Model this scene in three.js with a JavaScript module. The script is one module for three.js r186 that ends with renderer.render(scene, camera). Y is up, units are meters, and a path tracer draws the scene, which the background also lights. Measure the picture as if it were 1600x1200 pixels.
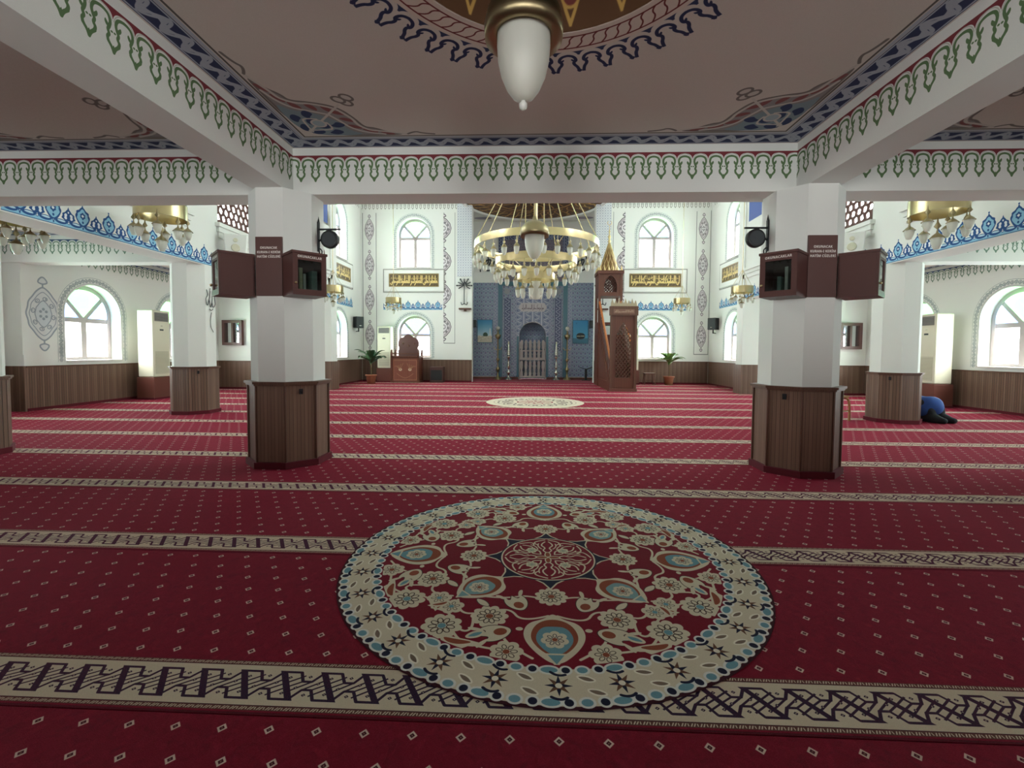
import * as THREE from 'three';
import { mergeGeometries } from 'three/addons/utils/BufferGeometryUtils.js';
import { RoundedBoxGeometry } from 'three/addons/geometries/RoundedBoxGeometry.js';
import { RectAreaLightUniformsLib } from 'three/addons/lights/RectAreaLightUniformsLib.js';
import { MarchingCubes } from 'three/addons/objects/MarchingCubes.js';

// ------------------------------------------------------------------ camera, sky, light, exposure
const scene = new THREE.Scene();
const renderer = new THREE.WebGLRenderer({ antialias: true });
renderer.toneMapping = THREE.LinearToneMapping;
renderer.toneMappingExposure = 1.08;
renderer.shadowMap.enabled = true;
const D = Math.PI / 180;
const camera = new THREE.PerspectiveCamera(2 * Math.atan(600 / 724) / D, 1600 / 1200, 0.05, 200);
camera.position.set(-0.08, 1.3, 0);
camera.rotation.set(-2.45 * D, 2.29 * D, 0.4 * D, 'YXZ');
camera.setViewOffset(1600, 1200, 0, 20, 1600, 1200);
const SKY = 6;                                     // radiance of the bright overcast sky
const skyTint = new THREE.Color().setRGB(0.975, 1.0, 0.975);
scene.background = skyTint.clone().multiplyScalar(SKY);
RectAreaLightUniformsLib.init();
const DAY = { left: 24, right: 32, far: 20, side: 27, upper: 24, back: 25 };   // daylight through the windows of each side

// ------------------------------------------------------------------ helpers
let seed = 7;
const rnd = () => { seed = (seed * 1664525 + 1013904223) >>> 0; return seed / 4294967296; };
const taken = new Map();
const numbered = (n) => { const k = taken.get(n) ?? 0; taken.set(n, k + 1); return k ? n + '_' + String(k).padStart(3, '0') : n; };
const V = (x, y, z) => new THREE.Vector3(x, y, z);
function std(o) { return new THREE.MeshPhysicalMaterial({ roughness: 0.7, metalness: 0, ...o }); }
function mesh(name, geo, mat, parent = scene) {
  const m = new THREE.Mesh(geo, mat);
  m.name = parent === scene ? numbered(name) : name;
  m.castShadow = m.receiveShadow = true;
  parent.add(m);
  return m;
}
function tag(o, label, category, group) { o.userData.label = label; o.userData.category = category; if (group) o.userData.group = group; return o; }
function thing(name, label, category, [x, y, z] = [0, 0, 0], ry = 0, group) {
  const g = new THREE.Group(); g.name = numbered(name); g.position.set(x, y, z); g.rotation.y = ry; scene.add(g);
  return tag(g, label, category, group);
}
function structG(name, label) { const g = new THREE.Group(); g.name = numbered(name); g.userData.kind = 'structure'; if (label) g.userData.label = label; scene.add(g); return g; }
function struct(name, geo, mat, label) { const m = mesh(name, geo, mat); m.userData.kind = 'structure'; if (label) m.userData.label = label; return m; }
function copyOf(o, label, pos, ry) {
  const c = o.clone(); c.name = numbered(o.name.replace(/_\d{3}$/, '')); c.userData = { ...o.userData };
  if (label) c.userData.label = label;
  if (pos) c.position.set(...pos); if (ry !== undefined) c.rotation.y = ry; scene.add(c); return c;
}
// geometries: every one carries position, normal and uv in metres and no index, so that they merge
const flat = (g) => { const q = g.index ? g.toNonIndexed() : g; for (const k of Object.keys(q.attributes)) if (!['position', 'normal', 'uv'].includes(k)) q.deleteAttribute(k); q.clearGroups(); return q; };
const join = (...gs) => mergeGeometries(gs.flat().map(flat), false);
function box(w, h, d, x = 0, y = 0, z = 0) {
  const g = new THREE.BoxGeometry(w, h, d), uv = g.attributes.uv, s = [[d, h], [d, h], [w, d], [w, d], [w, h], [w, h]];
  for (let i = 0; i < 24; i++) uv.setXY(i, uv.getX(i) * s[i >> 2][0], uv.getY(i) * s[i >> 2][1]);
  return flat(g.translate(x, y, z));
}
function rbox(w, h, d, r, x = 0, y = 0, z = 0) { return flat(new RoundedBoxGeometry(w, h, d, 2, r).translate(x, y, z)); }
const bx = (x0, x1, y0, y1, z0, z1) => box(x1 - x0, y1 - y0, z1 - z0, (x0 + x1) / 2, (y0 + y1) / 2, (z0 + z1) / 2);
const cyl = (r0, r1, h, n = 16, x = 0, y = 0, z = 0) => flat(new THREE.CylinderGeometry(r1, r0, h, n).translate(x, y + h / 2, z));
const lathe = (pts, n = 24) => flat(new THREE.LatheGeometry(pts.map(([r, y]) => new THREE.Vector2(r, y)), n));
function tube(pts, r, seg = 24, n = 6, closed = false) { return flat(new THREE.TubeGeometry(new THREE.CatmullRomCurve3(pts.map((p) => V(...p)), closed), seg, r, n, closed)); }
function bar(a, b, r, n = 6) { const A = V(...a), B = V(...b), L = A.distanceTo(B); const g = new THREE.CylinderGeometry(r, r, L, n); g.applyQuaternion(new THREE.Quaternion().setFromUnitVectors(V(0, 1, 0), B.clone().sub(A).normalize())); g.translate((a[0] + b[0]) / 2, (a[1] + b[1]) / 2, (a[2] + b[2]) / 2); return flat(g); }
function extr(shape, depth, z = 0, bevel = 0, curve = 16) { return flat(new THREE.ExtrudeGeometry(shape, { depth, bevelEnabled: bevel > 0, bevelSize: bevel, bevelThickness: bevel, bevelSegments: 2, curveSegments: curve }).translate(0, 0, z)); }
const plane = (w, h, x = 0, y = 0, z = 0) => { const g = new THREE.PlaneGeometry(w, h); const uv = g.attributes.uv; return flat(g.translate(x, y, z)); };
const rot = (g, rx, ry, rz) => { if (rx) g.rotateX(rx); if (ry) g.rotateY(ry); if (rz) g.rotateZ(rz); return g; };
// canvas textures
function canvas(w, h, draw, bg) {
  const c = document.createElement('canvas'); c.width = w; c.height = h; const x = c.getContext('2d');
  if (bg) { x.fillStyle = bg; x.fillRect(0, 0, w, h); }
  draw(x, w, h); return c;
}
function ctex(c, rx = 1, ry = 1, wrap = true) {
  const t = new THREE.CanvasTexture(c); t.colorSpace = THREE.SRGBColorSpace; t.magFilter = THREE.LinearFilter;
  if (wrap) t.wrapS = t.wrapT = THREE.RepeatWrapping; t.repeat.set(rx, ry); return t;
}
function speckle(x, w, h, amt) {      // fine even grain over a painted canvas
  const d = x.getImageData(0, 0, w, h), a = d.data;
  for (let i = 0; i < a.length; i += 4) { const n = (rnd() - 0.5) * amt; a[i] += n; a[i + 1] += n; a[i + 2] += n; }
  x.putImageData(d, 0, 0);
}
function greyTex(n, f, rx, ry) {
  const d = new Uint8Array(n * n * 4);
  for (let j = 0; j < n; j++) for (let i = 0; i < n; i++) { const v = Math.max(0, Math.min(255, f(i / n, j / n) * 255)); d.set([v, v, v, 255], (j * n + i) * 4); }
  const t = new THREE.DataTexture(d, n, n); t.magFilter = THREE.LinearFilter; t.wrapS = t.wrapT = THREE.RepeatWrapping; t.repeat.set(rx, ry); t.needsUpdate = true; return t;
}
const noiseTex = greyTex(256, () => rnd(), 6, 6);

// ------------------------------------------------------------------ painted patterns
const C = { wall: '#e6e7e3', cream: '#d6ccb4', crimson: '#780a24', navy: '#1a1d36', teal: '#6c98a6', rust: '#8f4a33' };
const TAU = Math.PI * 2;
function ell(x, cx, cy, rx, ry, a, fill, stroke, lw) { x.beginPath(); x.ellipse(cx, cy, rx, ry, a, 0, TAU); if (fill) { x.fillStyle = fill; x.fill(); } if (stroke) { x.strokeStyle = stroke; x.lineWidth = lw; x.stroke(); } }
function poly(x, pts, fill, stroke, lw) { x.beginPath(); pts.forEach(([a, b], i) => (i ? x.lineTo(a, b) : x.moveTo(a, b))); if (fill) { x.closePath(); x.fillStyle = fill; x.fill(); } if (stroke) { x.strokeStyle = stroke; x.lineWidth = lw; x.stroke(); } }
function curve(x, pts, stroke, lw) {
  x.beginPath(); x.moveTo(...pts[0]);
  for (let i = 1; i < pts.length - 1; i++) { const e = i === pts.length - 2 ? pts[i + 1] : [(pts[i][0] + pts[i + 1][0]) / 2, (pts[i][1] + pts[i + 1][1]) / 2]; x.quadraticCurveTo(...pts[i], ...e); }
  if (pts.length === 2) x.lineTo(...pts[1]);
  x.strokeStyle = stroke; x.lineWidth = lw; x.stroke();
}
function blob(x, pts, fill, stroke, lw) {   // smooth closed outline
  x.beginPath(); const n = pts.length, mid = (i) => [(pts[i % n][0] + pts[(i + 1) % n][0]) / 2, (pts[i % n][1] + pts[(i + 1) % n][1]) / 2];
  x.moveTo(...mid(0)); for (let i = 1; i <= n; i++) x.quadraticCurveTo(...pts[i % n], ...mid(i));
  x.closePath(); if (fill) { x.fillStyle = fill; x.fill(); } if (stroke) { x.strokeStyle = stroke; x.lineWidth = lw; x.stroke(); }
}
function at(x, px, py, a, s, f) { x.save(); x.translate(px, py); x.rotate(a); x.scale(s, s); f(x); x.restore(); }
function flower(x, px, py, r, n, petal, heart, line) {
  at(x, px, py, rnd() * 0.3, r, (q) => {
    for (let i = 0; i < n; i++) at(q, 0, 0, i * TAU / n, 1, (p) => ell(p, 0, -0.68, 0.3 * 7 / n + 0.06, 0.34, 0, petal));
    ell(q, 0, 0, 0.6, 0.6, 0, petal);
    for (let i = 0; i < n; i++) at(q, 0, 0, i * TAU / n, 1, (p) => ell(p, 0, -0.45, 0.13, 0.2, 0, null, line, 0.05));
    ell(q, 0, 0, 0.2, 0.2, 0, heart);
  });
}
function leaf(x, px, py, a, s, out, inn) {
  at(x, px, py, a, s, (q) => {
    const p = []; for (let i = 0; i <= 9; i++) { const t = i / 9; p.push([t * 2 - 1, -Math.sin(t * Math.PI) * 0.55 + (i % 2 ? -0.12 : 0)]); } p.push([0.5, 0.06], [-0.4, 0.05]);
    poly(q, p, out); blob(q, [[-0.75, 0], [-0.2, -0.36], [0.4, -0.36], [0.75, -0.05], [0.2, -0.06]], inn);
  });
}
function tulip(x, px, py, a, s) {
  at(x, px, py, a, s, (q) => {
    blob(q, [[0, 0.9], [-0.5, 0.5], [-0.75, -0.2], [-0.55, -0.95], [-0.25, -0.4], [0, -1.1], [0.25, -0.4], [0.6, -0.9], [0.75, -0.2], [0.5, 0.5]], C.cream, '#3b2a26', 0.05);
    ell(q, 0, 0.2, 0.3, 0.36, 0, C.rust);
    for (const k of [-1, 1]) blob(q, [[k * 0.3, -0.5], [k * 0.7, -0.8], [k * 1.0, -1.4], [k * 0.6, -1.3]], C.cream);
  });
}
function palmette(x, px, py, a, s, inner) {
  at(x, px, py, a, s, (q) => {
    blob(q, [[0, -1.3], [-0.28, -0.95], [-0.85, -0.7], [-1.0, 0], [-0.62, 0.75], [0, 1.35], [0.62, 0.75], [1.0, 0], [0.85, -0.7], [0.28, -0.95]], C.cream);
    blob(q, [[0, -0.98], [-0.55, -0.72], [-0.78, 0], [-0.5, 0.6], [0, 1.0], [0.5, 0.6], [0.78, 0], [0.55, -0.72]], C.rust);
    blob(q, [[0, -0.55], [-0.42, -0.5], [-0.62, 0.1], [-0.36, 0.62], [0, 0.9], [0.36, 0.62], [0.62, 0.1], [0.42, -0.5]], inner);
    flower(q, 0, 0.12, 0.42, 7, C.cream, C.rust, '#2b2b3a');
    poly(q, [[-0.3, 0.8], [0.3, 0.8], [0, 1.3]], inner, C.cream, 0.07);
  });
}
function medallionCanvas(N) {
  return canvas(N, N, (x) => {
    const R = N / 2; x.translate(R, R); x.scale(R, R); x.lineCap = x.lineJoin = 'round';
    ell(x, 0, 0, 1, 1, 0, '#3a0d1c');
    ell(x, 0, 0, 0.985, 0.985, 0, C.cream);
    ell(x, 0, 0, 0.825, 0.825, 0, C.crimson);
    const beads = (r, n, s) => { for (let i = 0; i < n; i++) at(x, 0, 0, (i + 0.5) * TAU / n, 1, (q) => { const k = i % 4, big = k === 0; ell(q, 0, -r, (k % 2 ? 0.7 : big ? 1.25 : 0.85) * s, 0.72 * s, 0, k % 2 ? C.navy : C.teal, '#dfe0da', s * 0.32); }); };
    beads(0.97, 112, 0.026); beads(0.83, 96, 0.0255);
    for (let i = 0; i < 28; i++) at(x, 0, 0, i * TAU / 28, 1, (q) => {
      at(q, 0, -0.9, 0, 0.045, (p) => { for (let k = 0; k < 8; k++) at(p, 0, 0, k * TAU / 8, 1, (z) => poly(z, [[0, -1], [-0.2, -0.2], [0.2, -0.2]], k % 2 ? '#6b4a38' : C.navy)); ell(p, 0, 0, 0.25, 0.25, 0, '#e8e2d0'); });
      for (const k of [-1, 1]) at(q, 0, 0, TAU / 56 + k * 0.012, 1, (p) => { at(p, 0, -0.9 + k * 0.03, 0.5, 0.03, (z) => blob(z, [[-1.3, 0.2], [-0.2, -0.5], [1.2, -0.1], [0, 0.5]], '#7b6a5c', '#efe9d8', 0.22)); });
      for (const k of [-1, 1]) at(q, 0, -0.9 + 0.052 * k, TAU / 60 * k, 0.02, (z) => curve(z, [[-1.2, 0], [0, -0.7], [1.2, 0.3]], C.navy, 0.5));
    });
    // arabesque field: four turns of a mirrored quarter
    x.save(); x.beginPath(); x.arc(0, 0, 0.805, 0, TAU); x.clip();
    for (let k = 0; k < 4; k++) at(x, 0, 0, k * Math.PI / 2, 1, (q) => {
      for (const s of [-1, 1]) { q.save(); q.scale(s, 1);
        const P = (r, deg) => [r * 1.04 * Math.sin(deg * D), -r * 1.04 * Math.cos(deg * D)];
        const vine = (...a) => curve(q, a.map((p) => P(...p)), C.cream, 0.011);
        vine([0.5, 2], [0.56, 12], [0.48, 20], [0.56, 28], [0.62, 36], [0.55, 43]);
        vine([0.75, 6], [0.7, 14], [0.62, 18], [0.56, 27]);
        vine([0.73, 14], [0.76, 24], [0.7, 33], [0.62, 38], [0.66, 45]);
        vine([0.4, 0], [0.36, 14], [0.43, 26], [0.47, 38]);
        vine([0.6, 30], [0.66, 26], [0.7, 28], [0.68, 31]);
        flower(q, ...P(0.565, 25), 0.074, 10, C.cream, C.rust, '#4a3a35');
        flower(q, ...P(0.71, 35), 0.078, 9, C.cream, C.teal, '#4a3a35');
        flower(q, ...P(0.6, 41), 0.052, 6, C.cream, C.teal, '#4a3a35');
        flower(q, ...P(0.735, 13), 0.06, 7, C.cream, C.rust, '#4a3a35');
        tulip(q, ...P(0.44, 18), 2.7, 0.068); tulip(q, ...P(0.645, 18.5), 1.2, 0.07); at(q, ...P(0.5, 33), 0.9, 0.04, (z) => blob(z, [[-1.2, 0.2], [-0.2, -0.6], [1.3, -0.2], [0.2, 0.5]], C.cream, '#4a3a35', 0.1)); at(q, ...P(0.685, 24), -0.4, 0.035, (z) => blob(z, [[-1.2, 0.2], [-0.2, -0.6], [1.3, -0.2], [0.2, 0.5]], C.teal, C.cream, 0.3));
        leaf(q, ...P(0.735, 27), 0.25, 0.085, C.cream, C.rust);
        leaf(q, ...P(0.62, 44), 2.0, 0.05, C.cream, C.rust);
        ell(q, ...P(0.6, 12), 0.014, 0.011, 0, C.cream);
        q.restore(); }
      palmette(q, 0, -0.655, Math.PI, 0.12, C.teal);
      at(q, 0, 0, Math.PI / 4, 1, (p) => { palmette(p, 0, -0.43, Math.PI, 0.105, '#7fa3a8'); });
      flower(q, 0, -0.375, 0.07, 11, C.cream, C.rust, '#4a3a35');
    });
    x.restore();
    for (let k = 0; k < 8; k++) at(x, 0, 0, k * Math.PI / 4, 1, (q) => { poly(q, [[-0.1, -0.2], [-0.03, -0.262], [0, -0.315], [0.03, -0.262], [0.1, -0.2]], C.navy, C.cream, 0.008); });
    ell(x, 0, 0, 0.243, 0.243, 0, C.navy); ell(x, 0, 0, 0.232, 0.232, 0, C.crimson, C.cream, 0.008);
    for (let k = 0; k < 8; k++) at(x, 0, 0, k * Math.PI / 4, 1, (q) => { for (const s of [-1, 1]) { q.save(); q.scale(s, 1);
      curve(q, [[0, -0.05], [0.03, -0.08], [0.005, -0.11], [0.04, -0.15], [0.01, -0.19]], C.cream, 0.008);
      curve(q, [[0.01, -0.215], [0.05, -0.2], [0.075, -0.17], [0.05, -0.15]], C.cream, 0.008);
      curve(q, [[0.03, -0.1], [0.055, -0.13], [0.045, -0.165]], C.cream, 0.007); q.restore(); }
      if (k % 2) { flower(q, 0, -0.115, 0.03, 6, C.cream, '#8f9a94', '#555'); }
    });
    for (let k = 0; k < 4; k++) at(x, 0, 0, k * Math.PI / 2, 1, (q) => { ell(q, 0, -0.03, 0.014, 0.03, 0, C.rust, C.cream, 0.006); });
    x.setTransform(1, 0, 0, 1, 0, 0); speckle(x, N, N, 16);
  });
}
function paleMedallionCanvas(N) {
  return canvas(N, N, (x) => {
    const R = N / 2; x.translate(R, R); x.scale(R, R); x.lineCap = 'round';
    ell(x, 0, 0, 1, 1, 0, '#d9cdb8');
    ell(x, 0, 0, 0.84, 0.84, 0, null, '#9a8478', 0.012);
    for (let k = 0; k < 12; k++) at(x, 0, 0, k * TAU / 12, 1, (q) => { for (const s of [-1, 1]) { q.save(); q.scale(s, 1);
      curve(q, [[0.02, -0.45], [0.12, -0.5], [0.14, -0.62], [0.05, -0.7], [0.02, -0.62]], '#42333a', 0.028);
      curve(q, [[0.02, -0.72], [0.1, -0.78], [0.18, -0.74]], '#42333a', 0.026); q.restore(); } flower(q, 0, -0.58, 0.06, 6, '#5a3a40', '#d9cdb8', '#d9cdb8'); });
    ell(x, 0, 0, 0.36, 0.36, 0, '#cbb9a6', '#7d2b3a', 0.03);
    for (let k = 0; k < 10; k++) at(x, 0, 0, k * TAU / 10, 1, (q) => { curve(q, [[0, -0.08], [0.06, -0.16], [-0.03, -0.22], [0.03, -0.3]], '#8d3142', 0.03); });
  });
}
function carpetCanvas() {
  const S = 1000, W = 1320, H = 1290;    // 1 px = 1 mm
  return canvas(W, H, (x) => {
    const p = 165;
    x.fillStyle = C.crimson; x.fillRect(0, 0, W, H);
    for (let i = 0; i < 2600; i++) { x.fillStyle = rnd() < 0.5 ? 'rgba(60,4,16,0.10)' : 'rgba(190,60,80,0.07)'; const r = 4 + rnd() * 26; x.beginPath(); x.ellipse(rnd() * W, rnd() * H, r, r * 0.35, rnd() * 3, 0, TAU); x.fill(); }
    for (let i = 0; i < 160; i++) { const a = rnd() * W, b = rnd() * 1010; curve(x, [[a, b], [a + 14 * (rnd() - 0.3), b + 20], [a + 30 * (rnd() - 0.4), b + 46]], 'rgba(205,110,110,0.16)', 1.6); }
    // staggered small diamonds
    for (let r = 0; r < 8; r++) for (let k = -1; k < 9; k++) {
      const cx = k * p + (r % 2 ? p / 2 : 0) + 40, cy = 62 + r * 127; if (cy > 1000) continue;
      poly(x, [[cx, cy - 15], [cx + 14, cy], [cx, cy + 15], [cx - 14, cy], [cx, cy - 15]], '#3c0a18', '#d9c3b6', 6.5); poly(x, [[cx - 3, cy], [cx, cy - 4], [cx + 3, cy], [cx, cy + 4]], '#8d6b5a');
    }
    // the row border
    const y0 = 1012, y1 = 1272;
    const edging = (y) => { x.fillStyle = '#5d4038'; x.fillRect(0, y, W, 22); for (let k = 0; k < W; k += 33) { for (const o of [2, 12]) poly(x, [[k + o, y + 18], [k + o + 8, y + 4], [k + o + 13, y + 4], [k + o + 5, y + 18]], C.cream); x.fillStyle = C.cream; x.fillRect(k + 27, y + 5, 4, 12); } };
    edging(y0); edging(y1 - 22);
    x.fillStyle = C.cream; x.fillRect(0, y0 + 22, W, y1 - y0 - 44);
    x.fillStyle = '#2c1a22'; x.fillRect(0, y0 + 22, W, 3); x.fillRect(0, y1 - 25, W, 3);
    const t = y0 + 58, b = y1 - 58, m = (t + b) / 2, n = C.navy; x.lineJoin = 'bevel';
    for (let k = -2; k < 10; k++) { const o = k * p, Q = (u, v) => [o + u, v];
      for (const r of [1, -1]) { const T = r > 0 ? t : b, A = (u, v) => Q(r > 0 ? u : 96 - u, T + r * v);   // the border is the same turned half a turn
        poly(x, [A(2, 0), A(76, 0), A(104, 50), A(140, 50), A(165, 8)], null, n, 12);
        poly(x, [A(104, 50), A(62, 78), A(-6, 126)], null, n, 8); poly(x, [A(140, 50), A(70, 104)], null, n, 8);
        for (const [u, v] of [[44, 30], [92, 84], [122, 24]]) { const [a, c] = A(u, v); poly(x, [[a - 9, c], [a, c - 8], [a + 9, c], [a, c + 8]], n); x.fillStyle = C.cream; x.fillRect(a - 2, c - 2, 4, 4); } }
      poly(x, [Q(-14, t - 6), Q(14, t - 6), Q(110, b + 6), Q(82, b + 6)], n);
    }
    x.fillStyle = '#4d0a1a'; x.fillRect(0, H - 10, W, 10);
    speckle(x, W, H, 22);
  });
}
// scalloped frieze painted along the beams: 2 scallops wide, 0.51 m high
function scallopCanvas(top, green, pale) {
  return canvas(332, 522, (x, W) => {
    x.lineCap = 'round'; x.lineJoin = 'round';
    const p = 166, y0 = 84;
    x.fillStyle = top; x.fillRect(0, y0, W, 74);
    for (let k = -1; k < 3; k++) { const o = k * p + p / 2;
      x.fillStyle = C.wall; x.beginPath(); x.moveTo(o - p / 2, y0 + 84); x.bezierCurveTo(o - p / 2 + 4, y0 + 30, o - 40, y0 + 18, o, y0 + 18); x.bezierCurveTo(o + 40, y0 + 18, o + p / 2 - 4, y0 + 30, o + p / 2, y0 + 84); x.lineTo(o + p / 2, y0 + 110); x.lineTo(o - p / 2, y0 + 110); x.fill();
      x.strokeStyle = pale; x.lineWidth = 8; x.beginPath(); x.arc(o, y0 + 96, 76, Math.PI * 1.04, Math.PI * 1.96); x.stroke();
    }
    for (let k = -1; k < 3; k++) { const o = k * p + p / 2;
      for (const s of [-1, 1]) { const Q = (a) => a.map(([u, v]) => [o + s * u, y0 + v]);
        curve(x, Q([[83, 288], [72, 258], [48, 236], [38, 206], [56, 186], [42, 160], [56, 138], [66, 96], [42, 50], [-2, 48]]), green, 21);
        blob(x, Q([[56, 150], [32, 142], [20, 118], [28, 98], [40, 112], [54, 128]]), green); blob(x, Q([[62, 250], [42, 246], [30, 226], [46, 220], [62, 230]]), green); ell(x, o + s * 72, y0 + 160, 9, 7, 0, green);
      }
      poly(x, [[o + p / 2 - 12, y0 + 262], [o + p / 2, y0 + 240], [o + p / 2 + 12, y0 + 262], [o + p / 2, y0 + 292]], green);
    }
    speckle(x, W, 522, 8);
  }, C.wall);
}
function braid(x, L, h, navy, pale, reps) {     // twisted braid along x, from y 0 to h
  x.fillStyle = navy; x.fillRect(0, 0, L, h);
  x.fillStyle = pale; x.fillRect(0, h * 0.03, L, h * 0.07); x.fillRect(0, h * 0.9, L, h * 0.07);
  const p = L / reps; x.lineCap = 'round';
  for (let k = -1; k <= reps; k++) { const o = k * p;
    for (const s of [0, 1]) { const Y = (v) => (s ? h - v * h : v * h), q = o + (s ? p / 2 : 0);
      curve(x, [[q, Y(0.85)], [q + p * 0.2, Y(0.3)], [q + p * 0.5, Y(0.12)], [q + p * 0.85, Y(0.5)], [q + p, Y(0.85)]], pale, h * 0.14);
      blob(x, [[q + p * 0.22, Y(0.66)], [q + p * 0.4, Y(0.3)], [q + p * 0.64, Y(0.3)], [q + p * 0.82, Y(0.62)], [q + p * 0.55, Y(0.46)]], pale); }
  }
}
function cornerOrn(x, s) {          // from the corner at 0,0 along +x and +y
  x.save(); x.scale(s, s); x.lineCap = x.lineJoin = 'round'; const gr = '#77706c', pl = '#c6c0ba', rd = '#85504f', nv = '#2c3a62';
  blob(x, [[0, 0], [1.3, 0], [1.05, 0.07], [0.92, 0.18], [0.8, 0.2], [0.76, 0.42], [0.66, 0.66], [0.42, 0.76], [0.2, 0.8], [0.18, 0.92], [0.07, 1.05], [0, 1.3]], '#8f8a8a', gr, 0.03);
  blob(x, [[0, 0], [0.8, 0], [0.6, 0.12], [0.56, 0.34], [0.34, 0.56], [0.12, 0.6], [0, 0.8]], '#7f929b');
  for (let i = 0; i < 2; i++) { x.save(); if (i) x.transform(0, 1, 1, 0, 0, 0);
    for (const [a, b] of [[1.05, 0.04], [0.86, 0.1], [0.7, 0.2], [0.68, 0.36], [0.62, 0.52]]) blob(x, [[a + 0.1, b - 0.04], [a, b + 0.07], [a - 0.12, b + 0.06], [a - 0.02, b - 0.03]], rd);
    curve(x, [[1.25, 0.02], [1.0, 0.1], [0.84, 0.12], [0.74, 0.26], [0.74, 0.42], [0.64, 0.6]], pl, 0.035);
    curve(x, [[1.0, 0.02], [0.8, 0.06], [0.64, 0.18], [0.58, 0.34], [0.5, 0.5]], pl, 0.03);
    for (const [a, b] of [[0.2, 0.08], [0.42, 0.07], [0.5, 0.24], [0.34, 0.22]]) blob(x, [[a - 0.1, b], [a, b - 0.06], [a + 0.12, b + 0.02], [a + 0.02, b + 0.1], [a - 0.03, b + 0.04]], nv);
    curve(x, [[0.1, 0.14], [0.3, 0.14], [0.44, 0.16], [0.4, 0.32]], pl, 0.025);
    curve(x, [[1.28, 0.02], [1.38, 0.09], [1.46, 0.03], [1.6, 0.01]], gr, 0.03); x.restore(); }
  for (const [a, b] of [[0.8, 0.74], [0.74, 0.8], [0.84, 0.84]]) ell(x, a, b, 0.07, 0.05, -0.78, pl, gr, 0.028);
  curve(x, [[0.1, 0.1], [0.4, 0.4], [0.7, 0.7]], pl, 0.03); ell(x, 0.3, 0.3, 0.08, 0.08, 0, '#9fb0b8', pl, 0.025);
  x.restore();
}
const CEIL = '#cfc7c0', NAVY2 = '#2a3358', PALE2 = '#a9b0bd';
function ceilingCanvas(w, d, N, round, orn = 0.85) {      // whole painted ceiling of one bay, w by d metres, N px per metre
  return canvas(Math.round(w * N), Math.round(d * N), (x, W, H) => {
    x.scale(N, N);
    for (const [rx, ry] of [[0, 0], [1, 0], [0, 1], [1, 1]]) { x.save(); x.translate(rx ? w - 0.3 : 0.3, ry ? d - 0.3 : 0.3); x.scale(rx ? -1 : 1, ry ? -1 : 1); cornerOrn(x, orn); x.restore(); }
    for (let i = 0; i < 4; i++) { x.save(); const L = i % 2 ? d : w; x.translate(w / 2, d / 2); x.rotate(i * Math.PI / 2); x.translate(-L / 2, -(i % 2 ? w : d) / 2);
      x.beginPath(); x.moveTo(0, 0); x.lineTo(L, 0); x.lineTo(L - 0.34, 0.34); x.lineTo(0.34, 0.34); x.clip();
      x.translate(0, 0.02); braid(x, L, 0.2, NAVY2, PALE2, Math.round(L / 0.2)); x.fillStyle = PALE2; x.fillRect(0, 0.205, L, 0.03); x.fillStyle = '#5a5551'; x.fillRect(0, 0.245, L, 0.018); x.restore(); }
    if (round) { x.save(); x.translate(w / 2, d / 2);
      const R = (v) => -(1.135 + (v - 1.125) * 1.22), n = 42;
      ell(x, 0, 0, 1.185, 1.185, 0, NAVY2);
      for (let k = 0; k < n; k++) at(x, 0, 0, k * TAU / n, 1, (q) => {
        q.fillStyle = CEIL; q.beginPath(); q.ellipse(0, R(1.178), 0.084, 0.068, 0, 0, TAU); q.fill();
        for (const s of [-1, 1]) { const Q = (a) => a.map(([u, v]) => [s * u, R(v)]); curve(q, Q([[0.088, 1.338], [0.078, 1.29], [0.05, 1.262], [0.044, 1.235], [0.066, 1.222], [0.058, 1.19], [0.03, 1.168], [-0.003, 1.165]]), '#22294f', 0.026); blob(q, Q([[0.06, 1.235], [0.03, 1.222], [0.024, 1.2], [0.04, 1.205], [0.062, 1.22]]), '#22294f'); }
        poly(q, [[-0.112, R(1.325)], [-0.088, R(1.305)], [-0.064, R(1.325)], [-0.088, R(1.345)]], '#22294f'); });
      ell(x, 0, 0, 1.14, 1.14, 0, '#d3c5bb');
      ell(x, 0, 0, 1.1, 1.1, 0, null, '#6d2b2b', 0.012); ell(x, 0, 0, 0.975, 0.975, 0, null, '#6d2b2b', 0.012);
      for (let k = 0; k < 74; k++) at(x, 0, 0, k * TAU / 74, 1, (q) => curve(q, [[-0.045, -0.976], [-0.004, -1.0], [-0.012, -1.06], [0.045, -1.1]], '#6d2b2b', 0.011));
      x.restore(); }
    x.setTransform(1, 0, 0, 1, 0, 0); speckle(x, W, H, 8);
  }, CEIL);
}
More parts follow.
